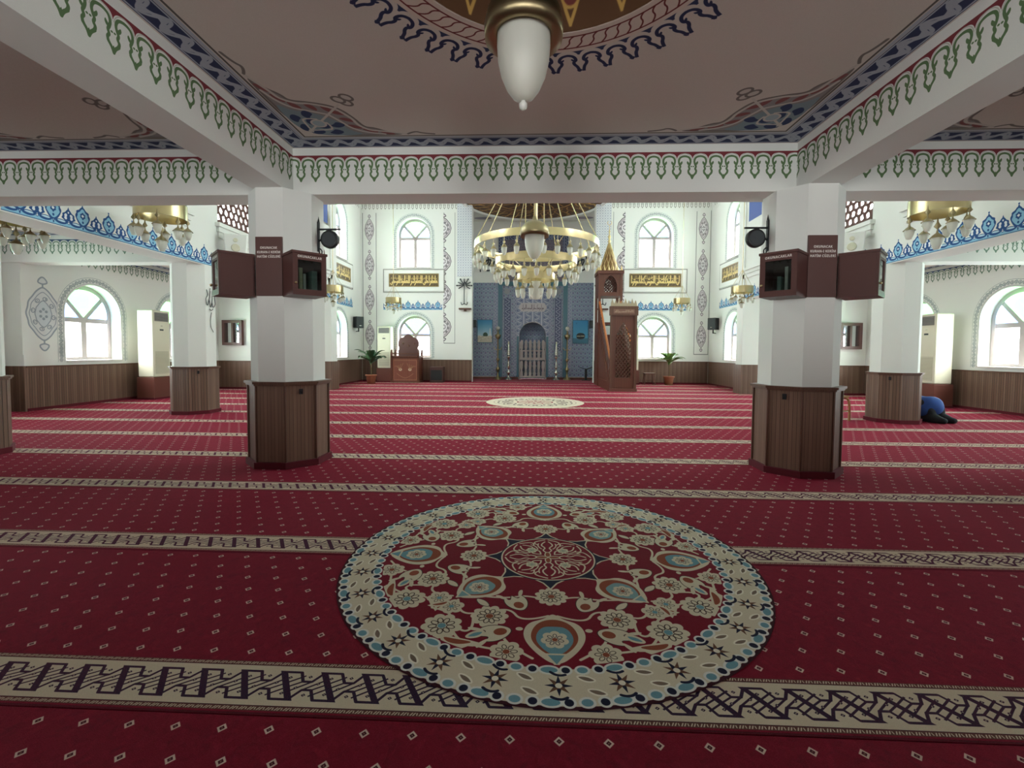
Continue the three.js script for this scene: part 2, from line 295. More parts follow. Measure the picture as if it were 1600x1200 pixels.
// blue crest frieze: one period 0.42 m wide, 0.4 m high
const friezeC = canvas(420, 400, (x) => {
  x.lineJoin = x.lineCap = 'round'; const nv = '#24508a', lb = '#8cc0dc', wh = '#e4e9ee';
  x.fillStyle = lb; x.fillRect(0, 318, 420, 82); x.fillStyle = '#33608f'; x.fillRect(0, 390, 420, 10);
  const cusp = (o, w, t, b) => [[o, t], [o - w * 0.3, t + 26], [o - w * 0.42, t + 52], [o - w * 0.86, t + 74], [o - w * 0.78, t + 104], [o - w, t + 140], [o - w * 0.86, (t + b) / 2 + 40], [o - w * 0.5, b - 34], [o, b], [o + w * 0.5, b - 34], [o + w * 0.86, (t + b) / 2 + 40], [o + w, t + 140], [o + w * 0.78, t + 104], [o + w * 0.86, t + 74], [o + w * 0.42, t + 52], [o + w * 0.3, t + 26]];
  for (const o of [0, 420]) { blob(x, cusp(o, 104, 142, 350), nv); for (const s of [-1, 1]) { blob(x, [[o + s * 14, 226], [o + s * 34, 206], [o + s * 62, 226], [o + s * 54, 258], [o + s * 66, 276], [o + s * 40, 300], [o + s * 18, 280], [o + s * 30, 256]], wh); } ell(x, o, 192, 11, 14, 0, wh); poly(x, [[o - 13, 150], [o, 116], [o + 13, 150]], nv); ell(x, o, 322, 12, 12, 0, wh, nv, 8); }
  blob(x, cusp(210, 116, 48, 350), nv); blob(x, cusp(210, 92, 76, 322), lb);
  blob(x, [[210, 124], [192, 150], [166, 158], [178, 182], [166, 206], [192, 214], [210, 248], [228, 214], [254, 206], [242, 182], [254, 158], [228, 150]], nv); poly(x, [[210, 160], [232, 182], [210, 204], [188, 182]], wh); blob(x, [[210, 250], [190, 272], [210, 300], [230, 272]], nv);
  poly(x, [[196, 56], [210, 22], [224, 56]], nv); blob(x, [[210, 2], [192, 20], [210, 36], [228, 20]], nv);
  for (const [c, d] of [[105, 1], [315, 1]]) { blob(x, [[c - 98, 342], [c - 40, 306], [c + 40, 306], [c + 98, 342], [c + 40, 374], [c - 40, 374]], nv); blob(x, [[c - 66, 332], [c - 20, 314], [c + 50, 320], [c + 66, 338], [c + 10, 346]], '#bcd9ea'); }
  ell(x, 210, 340, 17, 17, 0, nv); ell(x, 210, 340, 6, 6, 0, wh); for (const o of [0, 420]) ell(x, o, 342, 15, 15, 0, wh, nv, 8); blob(x, [[210, 352], [196, 368], [210, 384], [224, 368]], nv);
}, C.wall);
const archBandC = (bg, ink) => canvas(256, 128, (x) => {
  x.lineCap = 'round'; x.fillStyle = ink; x.fillRect(0, 6, 256, 5); x.fillRect(0, 117, 256, 5);
  for (let o = 0; o < 256; o += 128) { curve(x, [[o, 64], [o + 32, 14], [o + 64, 64], [o + 96, 114], [o + 128, 64]], ink, 9); curve(x, [[o, 64], [o + 32, 114], [o + 64, 64], [o + 96, 14], [o + 128, 64]], ink, 6); ell(x, o + 32, 64, 14, 20, 0, ink); ell(x, o + 96, 64, 14, 20, 0, ink); ell(x, o + 32, 64, 6, 10, 0, bg); ell(x, o + 96, 64, 6, 10, 0, bg); }
}, bg);
function almond(x, cx, cy, w, h, ink, fill, light) {
  x.save(); x.translate(cx, cy); x.lineCap = x.lineJoin = 'round';
  const out = (k) => { const p = []; for (let i = 0; i < 24; i++) { const a = i / 24 * TAU, r = 1 + 0.05 * Math.cos(a * 12); p.push([Math.sin(a) * w * k * r * (1 - 0.25 * Math.abs(Math.cos(a)) ** 3), -Math.cos(a) * h * k * (1 + 0.12 * Math.abs(Math.cos(a)) ** 8)]); } return p; };
  blob(x, out(1), fill, ink, w * 0.09); blob(x, out(0.82), null, ink, w * 0.05); blob(x, out(0.5), light, ink, w * 0.06);
  for (let i = 0; i < 8; i++) { const a = i / 8 * TAU + 0.2, ax = Math.sin(a) * w * 0.62, ay = -Math.cos(a) * h * 0.64; ell(x, ax, ay, w * 0.13, h * 0.07, a, null, ink, w * 0.06); curve(x, [[ax, ay], [ax * 1.15 + w * 0.1, ay * 1.1], [ax * 1.2, ay * 0.9]], ink, w * 0.05); }
  for (let i = 0; i < 6; i++) { const a = i / 6 * TAU; ell(x, Math.sin(a) * w * 0.2, -Math.cos(a) * h * 0.2, w * 0.09, h * 0.06, a, ink); }
  for (const s of [-1, 1]) { curve(x, [[0, s * h * 1.1], [0, s * h * 1.28]], ink, w * 0.1); blob(x, [[0, s * h * 1.6], [-w * 0.34, s * h * 1.33], [-w * 0.1, s * h * 1.25], [w * 0.1, s * h * 1.25], [w * 0.34, s * h * 1.33]], fill, ink, w * 0.09); }
  x.restore();
}
// calligraphy: strokes of joined letters, written right to left; y is up, the baseline at 0
const GL = {
  a: [0.2, [[[0.1, 1], [0.08, 0.5], [0.1, 0]]]], l: [0.24, [[[0, 0], [0.12, 0]], [[0.12, 1.02], [0.1, 0.3], [0.14, 0], [0.26, 0]]]], L: [0.34, [[[0, 0], [0.08, 0]], [[0.1, 1.02], [0.08, 0.2], [0.12, -0.16], [0.26, -0.22], [0.36, 0]]]],
  t: [0.16, [[[0, 0], [0.06, 0.02], [0.08, 0.24], [0.1, 0.02], [0.18, 0]]]], s: [0.36, [[[0, 0], [0.06, 0.2], [0.12, 0.02], [0.18, 0.2], [0.24, 0.02], [0.3, 0.2], [0.36, 0]]]],
  S: [0.44, [[[0, 0], [0.06, 0.22], [0.2, 0.34], [0.32, 0.2], [0.18, 0], [0, 0]], [[0.2, 0], [0.36, 0.04], [0.38, 0.2], [0.46, 0]]]], T: [0.36, [[[0, 0], [0.06, 0.22], [0.2, 0.32], [0.3, 0.18], [0.18, 0], [0, 0]], [[0.24, 1], [0.26, 0.3]], [[0.18, 0], [0.38, 0]]]],
  e: [0.26, [[[0, 0], [0.06, 0.2], [0.14, 0.3], [0.2, 0.2], [0.14, 0.04], [0.28, 0]]]], k: [0.34, [[[0, 0], [0.34, 0]], [[-0.06, 1.0], [0.26, 0.56], [0.1, 0.36], [0.12, 0]]]], m: [0.22, [[[0, 0], [0.06, 0.2], [0.16, 0.16], [0.14, -0.04], [0.04, 0], [0.24, 0]]]],
  N: [0.36, [[[0, 0.1], [0.02, -0.16], [0.18, -0.28], [0.32, -0.12], [0.34, 0.16]]]], h: [0.26, [[[0, 0], [0.06, 0.3], [0.18, 0.28], [0.16, 0.04], [0.06, 0.06], [0.28, 0]]]], w: [0.28, [[[0, 0], [0.04, 0.24], [0.16, 0.22], [0.14, 0.04], [0.04, 0.06], [0.16, 0], [0.2, -0.22], [0.34, -0.34]]]],
  y: [0.42, [[[0, 0.1], [0.1, 0.14], [0.14, 0], [0.04, -0.12], [0.16, -0.3], [0.36, -0.24], [0.42, -0.06]]]], f: [0.22, [[[0, 0], [0.04, 0.26], [0.16, 0.26], [0.14, 0.06], [0.04, 0.08], [0.24, 0]]]], d: [0.24, [[[0, 0], [0.16, 0.28], [0.2, 0.1], [0.12, 0], [0, 0]]]], r: [0.2, [[[0, 0.14], [0.06, 0], [0.14, -0.2], [0.26, -0.28]]]],
  H: [0.3, [[[0, 0], [0.3, 0]], [[-0.04, 0.3], [0.14, 0.28], [0.24, 0.1], [0.02, 0]]]], ' ': [0.1, []], '.': [0, [[[-0.08, -0.3], [-0.06, -0.34]]]], ':': [0, [[[-0.12, 0.48], [-0.1, 0.44]], [[0, 0.48], [0.02, 0.44]]]], '*': [0, [[[-0.1, 0.52], [-0.06, 0.48]]]], '/': [0, [[[-0.1, 0.78], [0.08, 0.7]]]],
};
function script(x, text, x0, x1, base, H, ink, lw = 0.085) {
  let W = 0; for (const c of text) W += GL[c][0]; const s = (x1 - x0) / W; let p = 0; x.lineCap = 'round'; x.lineJoin = 'round';
  for (const c of text) { for (const st of GL[c][1]) curve(x, st.map(([a, b]) => [x1 - (p + a) * s, base - b * H]), ink, H * lw); p += GL[c][0]; }
}

// ------------------------------------------------------------------ materials
const woodC = canvas(512, 512, (x) => {
  for (let i = 0; i < 420; i++) { const a = rnd() * 512; curve(x, [[a, -10], [a + (rnd() - 0.5) * 16, 170], [a + (rnd() - 0.5) * 16, 340], [a, 522]], rnd() < 0.5 ? 'rgba(70,44,34,0.16)' : 'rgba(190,160,140,0.12)', 0.6 + rnd() * 2.2); }
}, '#86695b');
const wood = (tint, r = 0.5, rep = 1) => std({ map: ctex(woodC, rep, rep), color: tint, roughness: r });
const M = {
  wall: std({ color: C.wall, roughness: 0.88, bumpMap: noiseTex, bumpScale: 0.0006 }),
  slatA: wood('#d6cbc4'), slatB: wood('#c4b6ae'), slatC: wood('#e2d8d2'), groove: std({ color: '#3a2a24', roughness: 0.9 }),
  trimWood: wood('#b89a8c', 0.42), cabinet: std({ color: '#5b3a36', roughness: 0.45 }), cabinetDark: std({ color: '#50332f', roughness: 0.45 }),
  mahogany: wood('#b98676', 0.4, 1.4), redwood: std({ color: '#6a3a30', roughness: 0.5 }), lattice: wood('#a0685e', 0.5),
  skirt: std({ color: '#5c0f1f', roughness: 0.95, sheen: 0.4, sheenColor: new THREE.Color('#c07080'), sheenRoughness: 0.6 }),
  brass: std({ color: new THREE.Color().setRGB(0.52, 0.42, 0.235), metalness: 1, roughness: 0.28 }), bronze: std({ color: new THREE.Color().setRGB(0.3, 0.24, 0.14), metalness: 1, roughness: 0.38 }), silver: std({ color: '#c9c6bd', metalness: 1, roughness: 0.25 }),
  gilt: std({ color: new THREE.Color().setRGB(0.7, 0.52, 0.26), metalness: 0.8, roughness: 0.42 }),
  frost: std({ color: '#e9e8df', roughness: 0.45, transmission: 0.45, thickness: 0 }), crystal: std({ color: '#f4f6f4', roughness: 0.08, transmission: 0.85, thickness: 0, ior: 1.5 }),
  glass: std({ color: '#ffffff', roughness: 0, transmission: 1, thickness: 0, ior: 1.5 }), glassGreen: std({ color: '#6fd67a', roughness: 0, transmission: 1, thickness: 0 }), glassBlue: std({ color: '#7fb4f0', roughness: 0, transmission: 1, thickness: 0 }),
  cupGlass: std({ color: '#aab6b4', roughness: 0.02, transmission: 1, thickness: 0 }),
  upvc: std({ color: '#a39a98', roughness: 0.45 }), white: std({ color: '#e9e9e6', roughness: 0.4 }), ivory: std({ color: '#dcd8c2', roughness: 0.42 }), slot: std({ color: '#6f7672', roughness: 0.6 }),
  black: std({ color: '#1d1f22', roughness: 0.5 }), grille: std({ color: '#3a3f42', roughness: 0.7 }), iron: std({ color: '#25262b', roughness: 0.5, metalness: 0.4 }),
  sill: std({ color: '#dcdad4', roughness: 0.5 }),
};
const beadC = canvas(512, 256, (x) => {
  x.drawImage(woodC, 0, 0, 512, 256);
  for (let k = 0; k < 10; k++) { x.fillStyle = ['rgba(255,240,230,0.08)', 'rgba(40,20,15,0.10)', 'rgba(0,0,0,0)'][k % 3]; x.fillRect(k * 51.2, 0, 51.2, 256); x.fillStyle = '#3e2d27'; x.fillRect(k * 51.2, 0, 4.5, 256); }
});
const beadB = canvas(256, 8, (x) => { x.fillStyle = '#fff'; x.fillRect(0, 0, 256, 8); x.fillStyle = '#000'; for (let k = 0; k < 10; k++) x.fillRect(k * 25.6, 0, 3, 8); });
const beadBump = ctex(beadB, 2, 2); beadBump.colorSpace = THREE.NoColorSpace;
M.bead = std({ map: ctex(beadC, 2, 2), color: '#d9cfc8', roughness: 0.5, bumpMap: beadBump, bumpScale: 0.006 });

// ------------------------------------------------------------------ floor and carpet
const ROW = 1.29, Z0 = -1.56;
const floor = struct('floor', bx(-11.4, 11.4, -0.3, -0.012, -23, 4.4), std({ color: '#5a1420', roughness: 0.95 }));
const carpetC = carpetCanvas();
M.carpet = std({ map: ctex(carpetC, 1 / 1.32, 1 / 1.29), roughness: 0.96, sheen: 0.75, sheenColor: new THREE.Color('#ff6488'), sheenRoughness: 0.55, bumpMap: noiseTex, bumpScale: 0.0015, specularIntensity: 0.3 });
for (let k = -5; k < 14; k++) {
  const z1 = Z0 - ROW * k, z0 = Math.max(z1 - ROW + 0.006, -19.4);
  const g = box(21.6, 0.012, z1 - z0, 0, -0.006, (z0 + z1) / 2), uv = g.attributes.uv;
  for (let i = 0; i < uv.count; i++) uv.setX(i, uv.getX(i) + ((k * 0.37) % 1) * 0.165);
  mesh('carpet_row', g, M.carpet, floor);
}
mesh('carpet_row', bx(-2.85, 2.85, -0.012, 0, -21.8, -19.4), std({ color: '#6e1324', roughness: 0.95, sheen: 0.5, sheenColor: new THREE.Color('#d98090') }), floor);
function medallion(cv, x, z, r, label) {
  const m = std({ map: ctex(cv, 1, 1, false), roughness: 0.95, sheen: 0.35, sheenColor: new THREE.Color('#e8c8c0'), sheenRoughness: 0.6, bumpMap: noiseTex, bumpScale: 0.0012, specularIntensity: 0.3 });
  const o = mesh('carpet_medallion', flat(new THREE.CircleGeometry(r, 96).rotateX(-Math.PI / 2)), m, floor); o.position.set(x, 0.002, z); o.userData.label = label;
}
medallion(medallionCanvas(2048), 0.04, -2.88, 1.25, 'round floral crimson medallion with beaded cream border');
medallion(paleMedallionCanvas(512), 0.04, -11.88, 1.25, 'pale round medallion woven in the far carpet');

// ------------------------------------------------------------------ walls: u runs along the wall, d into the room
const SIDES = {
  far: (z) => ({ ry: 0, at: (u, y, d) => [u, y, z + d] }), left: (x) => ({ ry: Math.PI / 2, at: (u, y, d) => [x + d, y, -u] }), right: (x) => ({ ry: -Math.PI / 2, at: (u, y, d) => [x - d, y, u] }), back: (z) => ({ ry: Math.PI, at: (u, y, d) => [-u, y, z - d] }),
};
const W = { back: SIDES.back(4.2), far: SIDES.far(-19.4), apse: SIDES.far(-21.8), aisle: SIDES.far(-14.95), left: SIDES.left(-10.4), right: SIDES.right(10.4), leftN: SIDES.left(-10.8), rightN: SIDES.right(10.8), naveL: SIDES.left(-6.63), naveR: SIDES.right(6.63), recL: SIDES.left(-7.25), recR: SIDES.right(7.25) };
const put = (o, w, u, y, d) => { o.position.set(...w.at(u, y, d)); o.rotation.y = w.ry; return o; };
const rectS = (x0, x1, y0, y1) => { const s = new THREE.Shape(); s.moveTo(x0, y0); s.lineTo(x1, y0); s.lineTo(x1, y1); s.lineTo(x0, y1); s.closePath(); return s; };
function archS(r, h, cx = 0, y = 0, C2 = THREE.Shape) { const s = new C2(); s.moveTo(cx - r, y); s.lineTo(cx + r, y); s.lineTo(cx + r, y + h); s.absarc(cx, y + h, r, 0, Math.PI, false); s.closePath(); return s; }
function wall(name, w, u0, u1, y0, y1, t, holes = [], label) {
  const s = rectS(u0, u1, y0, y1); s.holes.push(...holes);
  return put(struct(name, extr(s, t, -t, 0, 24), M.wall, label), w, 0, 0, 0);
}
const WR = 0.7, WH = 1.08, hole = (u, y) => archS(WR, y > 3 ? 1.4 : WH, u, y, THREE.Path);
const rectHole = (u0, u1, y0, y1) => { const p = new THREE.Path(); p.moveTo(u0, y0); p.lineTo(u1, y0); p.lineTo(u1, y1); p.lineTo(u0, y1); p.closePath(); return p; };
const LOW = 1.0, HIGH = 4.75;
wall('wall_left', W.left, 9.04, 15.4, 0, 3.95, 0.4, [hole(10.6, LOW), hole(13.2, LOW)]);
wall('wall_right', W.right, -15.4, -9.04, 0, 3.95, 0.4, [hole(-10.6, LOW), hole(-13.2, LOW)]);
wall('wall_left', W.leftN, -4.4, 9.04, 0, 3.95, 0.4, [hole(7.1, LOW)]);
wall('wall_right', W.rightN, -9.04, 4.4, 0, 3.95, 0.4, [hole(-7.1, LOW)]);
wall('wall_back', W.back, -11.2, 11.2, 0, 3.95, 0.4, [hole(-4.9, LOW), hole(-1.3, LOW), hole(1.3, LOW), hole(4.9, LOW)]);
for (const s of [-1, 1]) struct('wall_aisle', bx(s < 0 ? -10.4 : 7.65, s < 0 ? -7.65 : 10.4, 0, 3.95, -15.35, -14.95), M.wall);
for (const s of [-1, 1]) struct('pilaster', bx(s < 0 ? -7.65 : 6.6, s < 0 ? -6.6 : 7.65, 0, 9.6, -15.4, -14.95), M.wall, 'white pilaster at the corner of the prayer hall');
wall('wall_left', W.recL, 15.4, 19.8, 0, 9.6, 0.4, [hole(17.15, LOW), hole(17.15, HIGH)]);
wall('wall_right', W.recR, -19.8, -15.4, 0, 9.6, 0.4, [hole(-17.15, LOW), hole(-17.15, HIGH)]);
wall('wall_front', W.far, -7.25, -2.55, 0, 9.6, 0.4, [hole(-5.0, LOW), hole(-5.0, HIGH)]);
wall('wall_front', W.far, 2.55, 7.25, 0, 9.6, 0.4, [hole(5.0, LOW), hole(5.0, HIGH)]);
for (const s of [-1, 1]) struct('wall_apse', bx(s < 0 ? -3.2 : 2.85, s < 0 ? -2.85 : 3.2, 0, 7.6, -21.8, -19.8), M.wall);
const latZ = [7.95, 10.25, 14.35], cleZ = [7.6, 10.3, 13.0];
const naveHoles = (s) => [...latZ.map((z) => rectHole(-s * z - 0.72, -s * z + 0.72, 3.95, 5.3)), ...cleZ.map((z) => archS(WR, 1.4, -s * z, 6.3, THREE.Path))];
wall('wall_nave', W.naveL, 5.53, 14.95, 2.99, 9.6, 0.5, naveHoles(-1));
wall('wall_nave', W.naveR, -14.95, -5.53, 2.99, 9.6, 0.5, naveHoles(1));
struct('wall_gallery', bx(-7.13, 7.13, 3.55, 9.6, -5.53, -5.2), M.wall);
struct('ceiling', bx(-7.7, 7.7, 9.6, 9.9, -20, -5), M.wall);
struct('ceiling', bx(-3.2, 3.2, 7.35, 7.6, -21.8, -19.8), M.wall);
struct('wall_apse', bx(-2.55, 2.55, 7.9, 9.6, -19.8, -19.4), M.wall);
struct('wall_apse', bx(-2.55, 2.55, 7.6, 7.9, -19.8, -19.6), M.wall);

// ------------------------------------------------------------------ painted ceilings of the low bays, beams
function bayCeiling(x0, x1, z0, z1, mat, holeR) {
  const s = rectS(x0, x1, z0, z1); if (holeR) { const p = new THREE.Path(); p.absarc((x0 + x1) / 2, (z0 + z1) / 2, holeR, 0, TAU, true); s.holes.push(p); }
  const g = extr(s, 0.3, 0, 0, 48), uv = g.attributes.uv, p = g.attributes.position;
  for (let i = 0; i < uv.count; i++) uv.setXY(i, (p.getX(i) - x0) / (x1 - x0), (p.getY(i) - z0) / (z1 - z0));
  g.rotateX(Math.PI / 2).translate(0, 3.85, 0); return struct('ceiling', g, mat);
}
M.ceilMid = std({ map: ctex(ceilingCanvas(5.52, 5.42, 370, true), 1, 1, false), roughness: 0.9 });
M.ceilSide = std({ map: ctex(ceilingCanvas(3.67, 5.42, 190, false), 1, 1, false), roughness: 0.9 });
bayCeiling(-2.76, 2.76, -5.18, 0.24, M.ceilMid, 0.93);
for (const s of [-1, 1]) { const X = (a, b) => (s < 0 ? [-b, -a] : [a, b]);
  bayCeiling(...X(3.1, 6.77), -5.18, 0.24, M.ceilSide); bayCeiling(...X(7.13, 10.8), -5.18, 0.24, M.ceilSide);
  bayCeiling(...X(7.13, 10.8), -8.97, -5.53, M.ceilSide); bayCeiling(...X(7.13, 10.4), -14.95, -9.33, M.ceilSide); }
struct('ceiling', bx(-10.8, 10.8, 3.55, 3.85, 0.24, 4.2), M.wall);
const domeC = canvas(1024, 256, (x) => {
  x.lineCap = 'round'; const gold = '#b8904c';
  for (let k = 0; k < 16; k++) { const o = k * 64; for (const s of [-1, 1]) { curve(x, [[o + 32, 250], [o + 32 + s * 26, 200], [o + 32 + s * 6, 160], [o + 32 + s * 22, 110], [o + 32, 60]], gold, 4); curve(x, [[o + 32, 180], [o + 32 + s * 16, 150], [o + 32 + s * 10, 130]], '#7a4a38', 5); } ell(x, o + 32, 222, 12, 14, 0, '#6d2f2a', gold, 3); ell(x, o, 150, 10, 12, 0, null, gold, 3); ell(x, o + 64, 150, 10, 12, 0, null, gold, 3); }
  script(x, 'alSlwh. kat*t* ely. alm/wm*t*tN ktata mwf:wta alSlwh. kat*t* ely. alm/wm*t*tN ', 10, 1014, 30, 40, gold);
}, '#54351c');
const dome = struct('dome', lathe([[0.924, 3.552], [0.915, 3.9], [0.895, 4.3], [0.82, 4.65], [0.66, 4.92], [0.38, 5.08], [0.001, 5.13]], 48), std({ map: ctex(domeC), roughness: 0.85, side: THREE.DoubleSide }), 'dark painted dome recess above the hanging lamp');
dome.position.set(0, 0, -2.47);
const scallopG = scallopCanvas('#7c3038', '#5e7a52', '#c3c3b8'), scallopB = scallopCanvas('#3d5878', '#6f8a78', '#c6cac6');
M.scG = std({ map: ctex(scallopG, 1 / 0.332, 1 / 0.51), roughness: 0.88 }); M.scB = std({ map: ctex(scallopB, 1 / 0.332, 1 / 0.51), roughness: 0.88 });
// a thin painted strip on a face: origin, length, height, direction ry (0 faces +z)
function strip(name, len, h, mat, parent, [x, y, z], ry) { const g = box(len, h, 0.004); const o = mesh(name, g, mat, parent); o.position.set(x, y, z); o.rotation.y = ry; return o; }
function beam(x0, x1, z0, z1, y0, faces, label, mat = M.scG) {
  const b = struct('ceiling_beam', bx(x0, x1, y0, 3.55, z0, z1), M.wall, label), y = 3.295, H = 0.51;
  for (const f of faces) {
    if (f === 'z') strip('painted_frieze', x1 - x0, H, mat, b, [(x0 + x1) / 2, y, z1 + 0.002], 0);
    if (f === 'x') strip('painted_frieze', z1 - z0, H, mat, b, [x1 + 0.002, y, (z0 + z1) / 2], Math.PI / 2);
    if (f === '-x') strip('painted_frieze', z1 - z0, H, mat, b, [x0 - 0.002, y, (z0 + z1) / 2], -Math.PI / 2);
  }
  return b;
}
beam(-3.1, -2.76, -5.18, 4.2, 3.04, ['x', '-x']); beam(2.76, 3.1, -5.18, 4.2, 3.04, ['x', '-x']);
beam(-7.13, -6.77, -5.18, 4.2, 3.04, ['x', '-x']); beam(6.77, 7.13, -5.18, 4.2, 3.04, ['x', '-x']);
beam(-10.8, 10.8, -5.53, -5.18, 3.04, ['z']); beam(-10.8, 10.8, 0.24, 0.59, 3.05, []);
beam(-10.8, -7.13, -9.33, -8.97, 3.02, ['z'], null, M.scB); beam(7.13, 10.8, -9.33, -8.97, 3.02, ['z'], null, M.scB);
for (const s of [-1, 1]) {
  const b = structG('trim_' + (s < 0 ? 1 : 2), 'painted scallop frieze under the aisle ceiling');
  strip('painted_frieze', 5.62, 0.51, M.scB, b, [s * 10.396, 3.295, -12.14], s < 0 ? Math.PI / 2 : -Math.PI / 2);
  strip('painted_frieze', 3.2, 0.51, M.scB, b, [s * 8.75, 3.295, -14.946], 0);
}

struct('partition', join(bx(-10.75, 10.75, 0.0, 1.5, 1.0, 1.05), bx(-10.75, 10.75, 1.5, 1.55, 0.98, 1.07)), M.bead, 'brown panelled partition behind the camera');

// ------------------------------------------------------------------ pillars
function octa(inr, y0, y1) { const g = new THREE.CylinderGeometry(inr / Math.cos(Math.PI / 8), inr / Math.cos(Math.PI / 8), y1 - y0, 8, 1).rotateY(Math.PI / 8).translate(0, (y0 + y1) / 2, 0); const q = g.toNonIndexed(); q.computeVertexNormals(); const uv = q.attributes.uv; for (let i = 0; i < uv.count; i++) uv.setXY(i, uv.getX(i) * inr * 6.63, uv.getY(i) * (y1 - y0)); return flat(q); }
const slatG = (() => { const s = new THREE.Shape(); const w = 0.0186; s.moveTo(-w, 0); s.lineTo(w, 0); s.lineTo(w, 0.007); s.lineTo(w - 0.004, 0.011); s.lineTo(-w + 0.004, 0.011); s.lineTo(-w, 0.007); s.closePath(); const g = extr(s, 0.85); g.rotateX(-Math.PI / 2); return g; })();
const capG = join(octa(0.432, 0.925, 0.95), octa(0.415, 0.905, 0.925)), skirtG = octa(0.425, 0, 0.07), shaftG = octa(0.362, 0.95, 3.04), coreG = octa(0.386, 0.07, 0.905), panelG = octa(0.4, 0.07, 0.905);
function pillar(x, z, slats, label, top = 3.04) {
  const t = thing('pillar', label, 'pillar', [x, 0, z]); t.userData.kind = 'structure';
  mesh('shaft', top === 3.04 ? shaftG : octa(0.362, 0.95, top), M.wall, t);
  if (slats) {
    mesh('core', coreG, M.groove, t);
    for (let f = 0; f < 8; f++) { if (f === 3 || f === 4 || f === 5) { continue; }
      for (let k = 0; k < 8; k++) { const a = f * Math.PI / 4, u = (k - 3.5) * 0.0398, o = mesh('slat', slatG, [M.slatA, M.slatB, M.slatC][(f * 3 + k * 5 + (k * k) % 3) % 3], t); o.position.set(Math.cos(a) * u + Math.sin(a) * 0.387, 0.062, -Math.sin(a) * u + Math.cos(a) * 0.387); o.rotation.y = a; } }
    for (let f = 0; f < 8; f++) { const a = (f + 0.5) * Math.PI / 4, o = mesh('corner_strip', cyl(0.012, 0.012, 0.84, 6), M.trimWood, t); o.position.set(Math.sin(a) * 0.426, 0.066, Math.cos(a) * 0.426); }
  } else mesh('panelling', panelG, M.bead, t);
  mesh('cap_moulding', capG, M.trimWood, t); mesh('skirting', skirtG, M.skirt, t);
  return t;
}
pillar(-2.9, -5.3, true, 'white octagonal pillar with brown slatted base, left of the carpet medallion');
pillar(2.9, -5.3, true, 'white octagonal pillar with brown slatted base, right of the carpet medallion');
pillar(-6.95, -5.3, false, 'octagonal pillar cut by the left edge of the picture');
pillar(-6.98, -9.25, false, 'white octagonal pillar between the left front pillar and the left air conditioner', 2.99);
pillar(6.95, -9.25, false, 'white octagonal pillar beside the kneeling person', 2.99);
pillar(6.95, -5.3, false, 'octagonal pillar just outside the right edge of the picture');
for (const s of [-1, 1]) pillar(s * 2.9, 0.42, false, s < 0 ? 'octagonal pillar beside the camera on the left' : 'octagonal pillar beside the camera on the right');

// ------------------------------------------------------------------ brown panelling along the walls
let nTrim = 2;
function wainscot(w, u0, u1, h = 0.93) { const g = structG('trim_' + ++nTrim, 'brown beadboard panelling along the wall');
  const a = mesh('panelling', bx(u0, u1, 0.06, h - 0.03, 0, 0.035), M.bead, g), b = mesh('cap_moulding', bx(u0, u1, h - 0.03, h, 0, 0.055), M.trimWood, g), c = mesh('skirting', bx(u0, u1, 0, 0.06, 0, 0.045), M.skirt, g);
  g.position.set(...w.at(0, 0, 0)); g.rotation.y = w.ry; }
wainscot(W.left, 9.04, 14.95); wainscot(W.right, -14.95, -9.04); wainscot(W.leftN, -4.2, 9.0); wainscot(W.rightN, -9.0, 4.2);
wainscot(W.aisle, -10.36, -7.65); wainscot(W.aisle, 7.65, 10.36);
wainscot(W.recL, 15.44, 19.36); wainscot(W.recR, -19.36, -15.44);
wainscot(W.far, -7.2, -2.55); wainscot(W.far, 2.55, 7.2);
for (const s of [-1, 1]) { const g = structG('trim_' + ++nTrim, 'brown panelled foot of the corner pilaster'); mesh('panelling', bx(s < 0 ? -7.65 : 6.56, s < 0 ? -6.56 : 7.65, 0, 0.93, -15.44, -14.9), M.bead, g);
  const e = structG('trim_' + ++nTrim, 'brown panelled end of the stepped side wall'); mesh('panelling', bx(s < 0 ? -10.8 : 10.365, s < 0 ? -10.365 : 10.8, 0, 0.93, -9.04, -9.0), M.bead, e); }

// ------------------------------------------------------------------ windows with painted arch borders
function archStrip(r0, r1, h, period) {       // flat painted border around an arched opening, uv along it
  const pts = [], n = 28; pts.push([-1, 0, 0, 0]); for (let i = 0; i <= n; i++) { const a = Math.PI * (1 - i / n); pts.push([Math.cos(a), Math.sin(a), 1, 0]); } pts.push([1, 0, 0, 0]);
  const P = [], U = [], rm = (r0 + r1) / 2; let len = 0; const row = pts.map(([c, s, up], i) => { if (i === 1 || i === pts.length - 1) len += h; else if (i > 1) len += Math.PI * rm / n; return [[c * r0, up * h + s * r0], [c * r1, up * h + s * r1], len / period]; });
  for (let i = 0; i < row.length - 1; i++) { const [a, b, u] = row[i], [c, d, v] = row[i + 1]; for (const [p, x, y] of [[a, u, 0], [c, v, 0], [b, u, 1], [b, u, 1], [c, v, 0], [d, v, 1]]) { P.push(p[0], p[1], 0); U.push(x, y); } }
  const g = new THREE.BufferGeometry(); g.setAttribute('position', new THREE.Float32BufferAttribute(P, 3)); g.setAttribute('uv', new THREE.Float32BufferAttribute(U, 2)); g.computeVertexNormals(); return g;
}
M.archBand = std({ map: ctex(archBandC(C.wall, '#6d8088')), roughness: 0.88, side: THREE.DoubleSide });
const winParts = {};
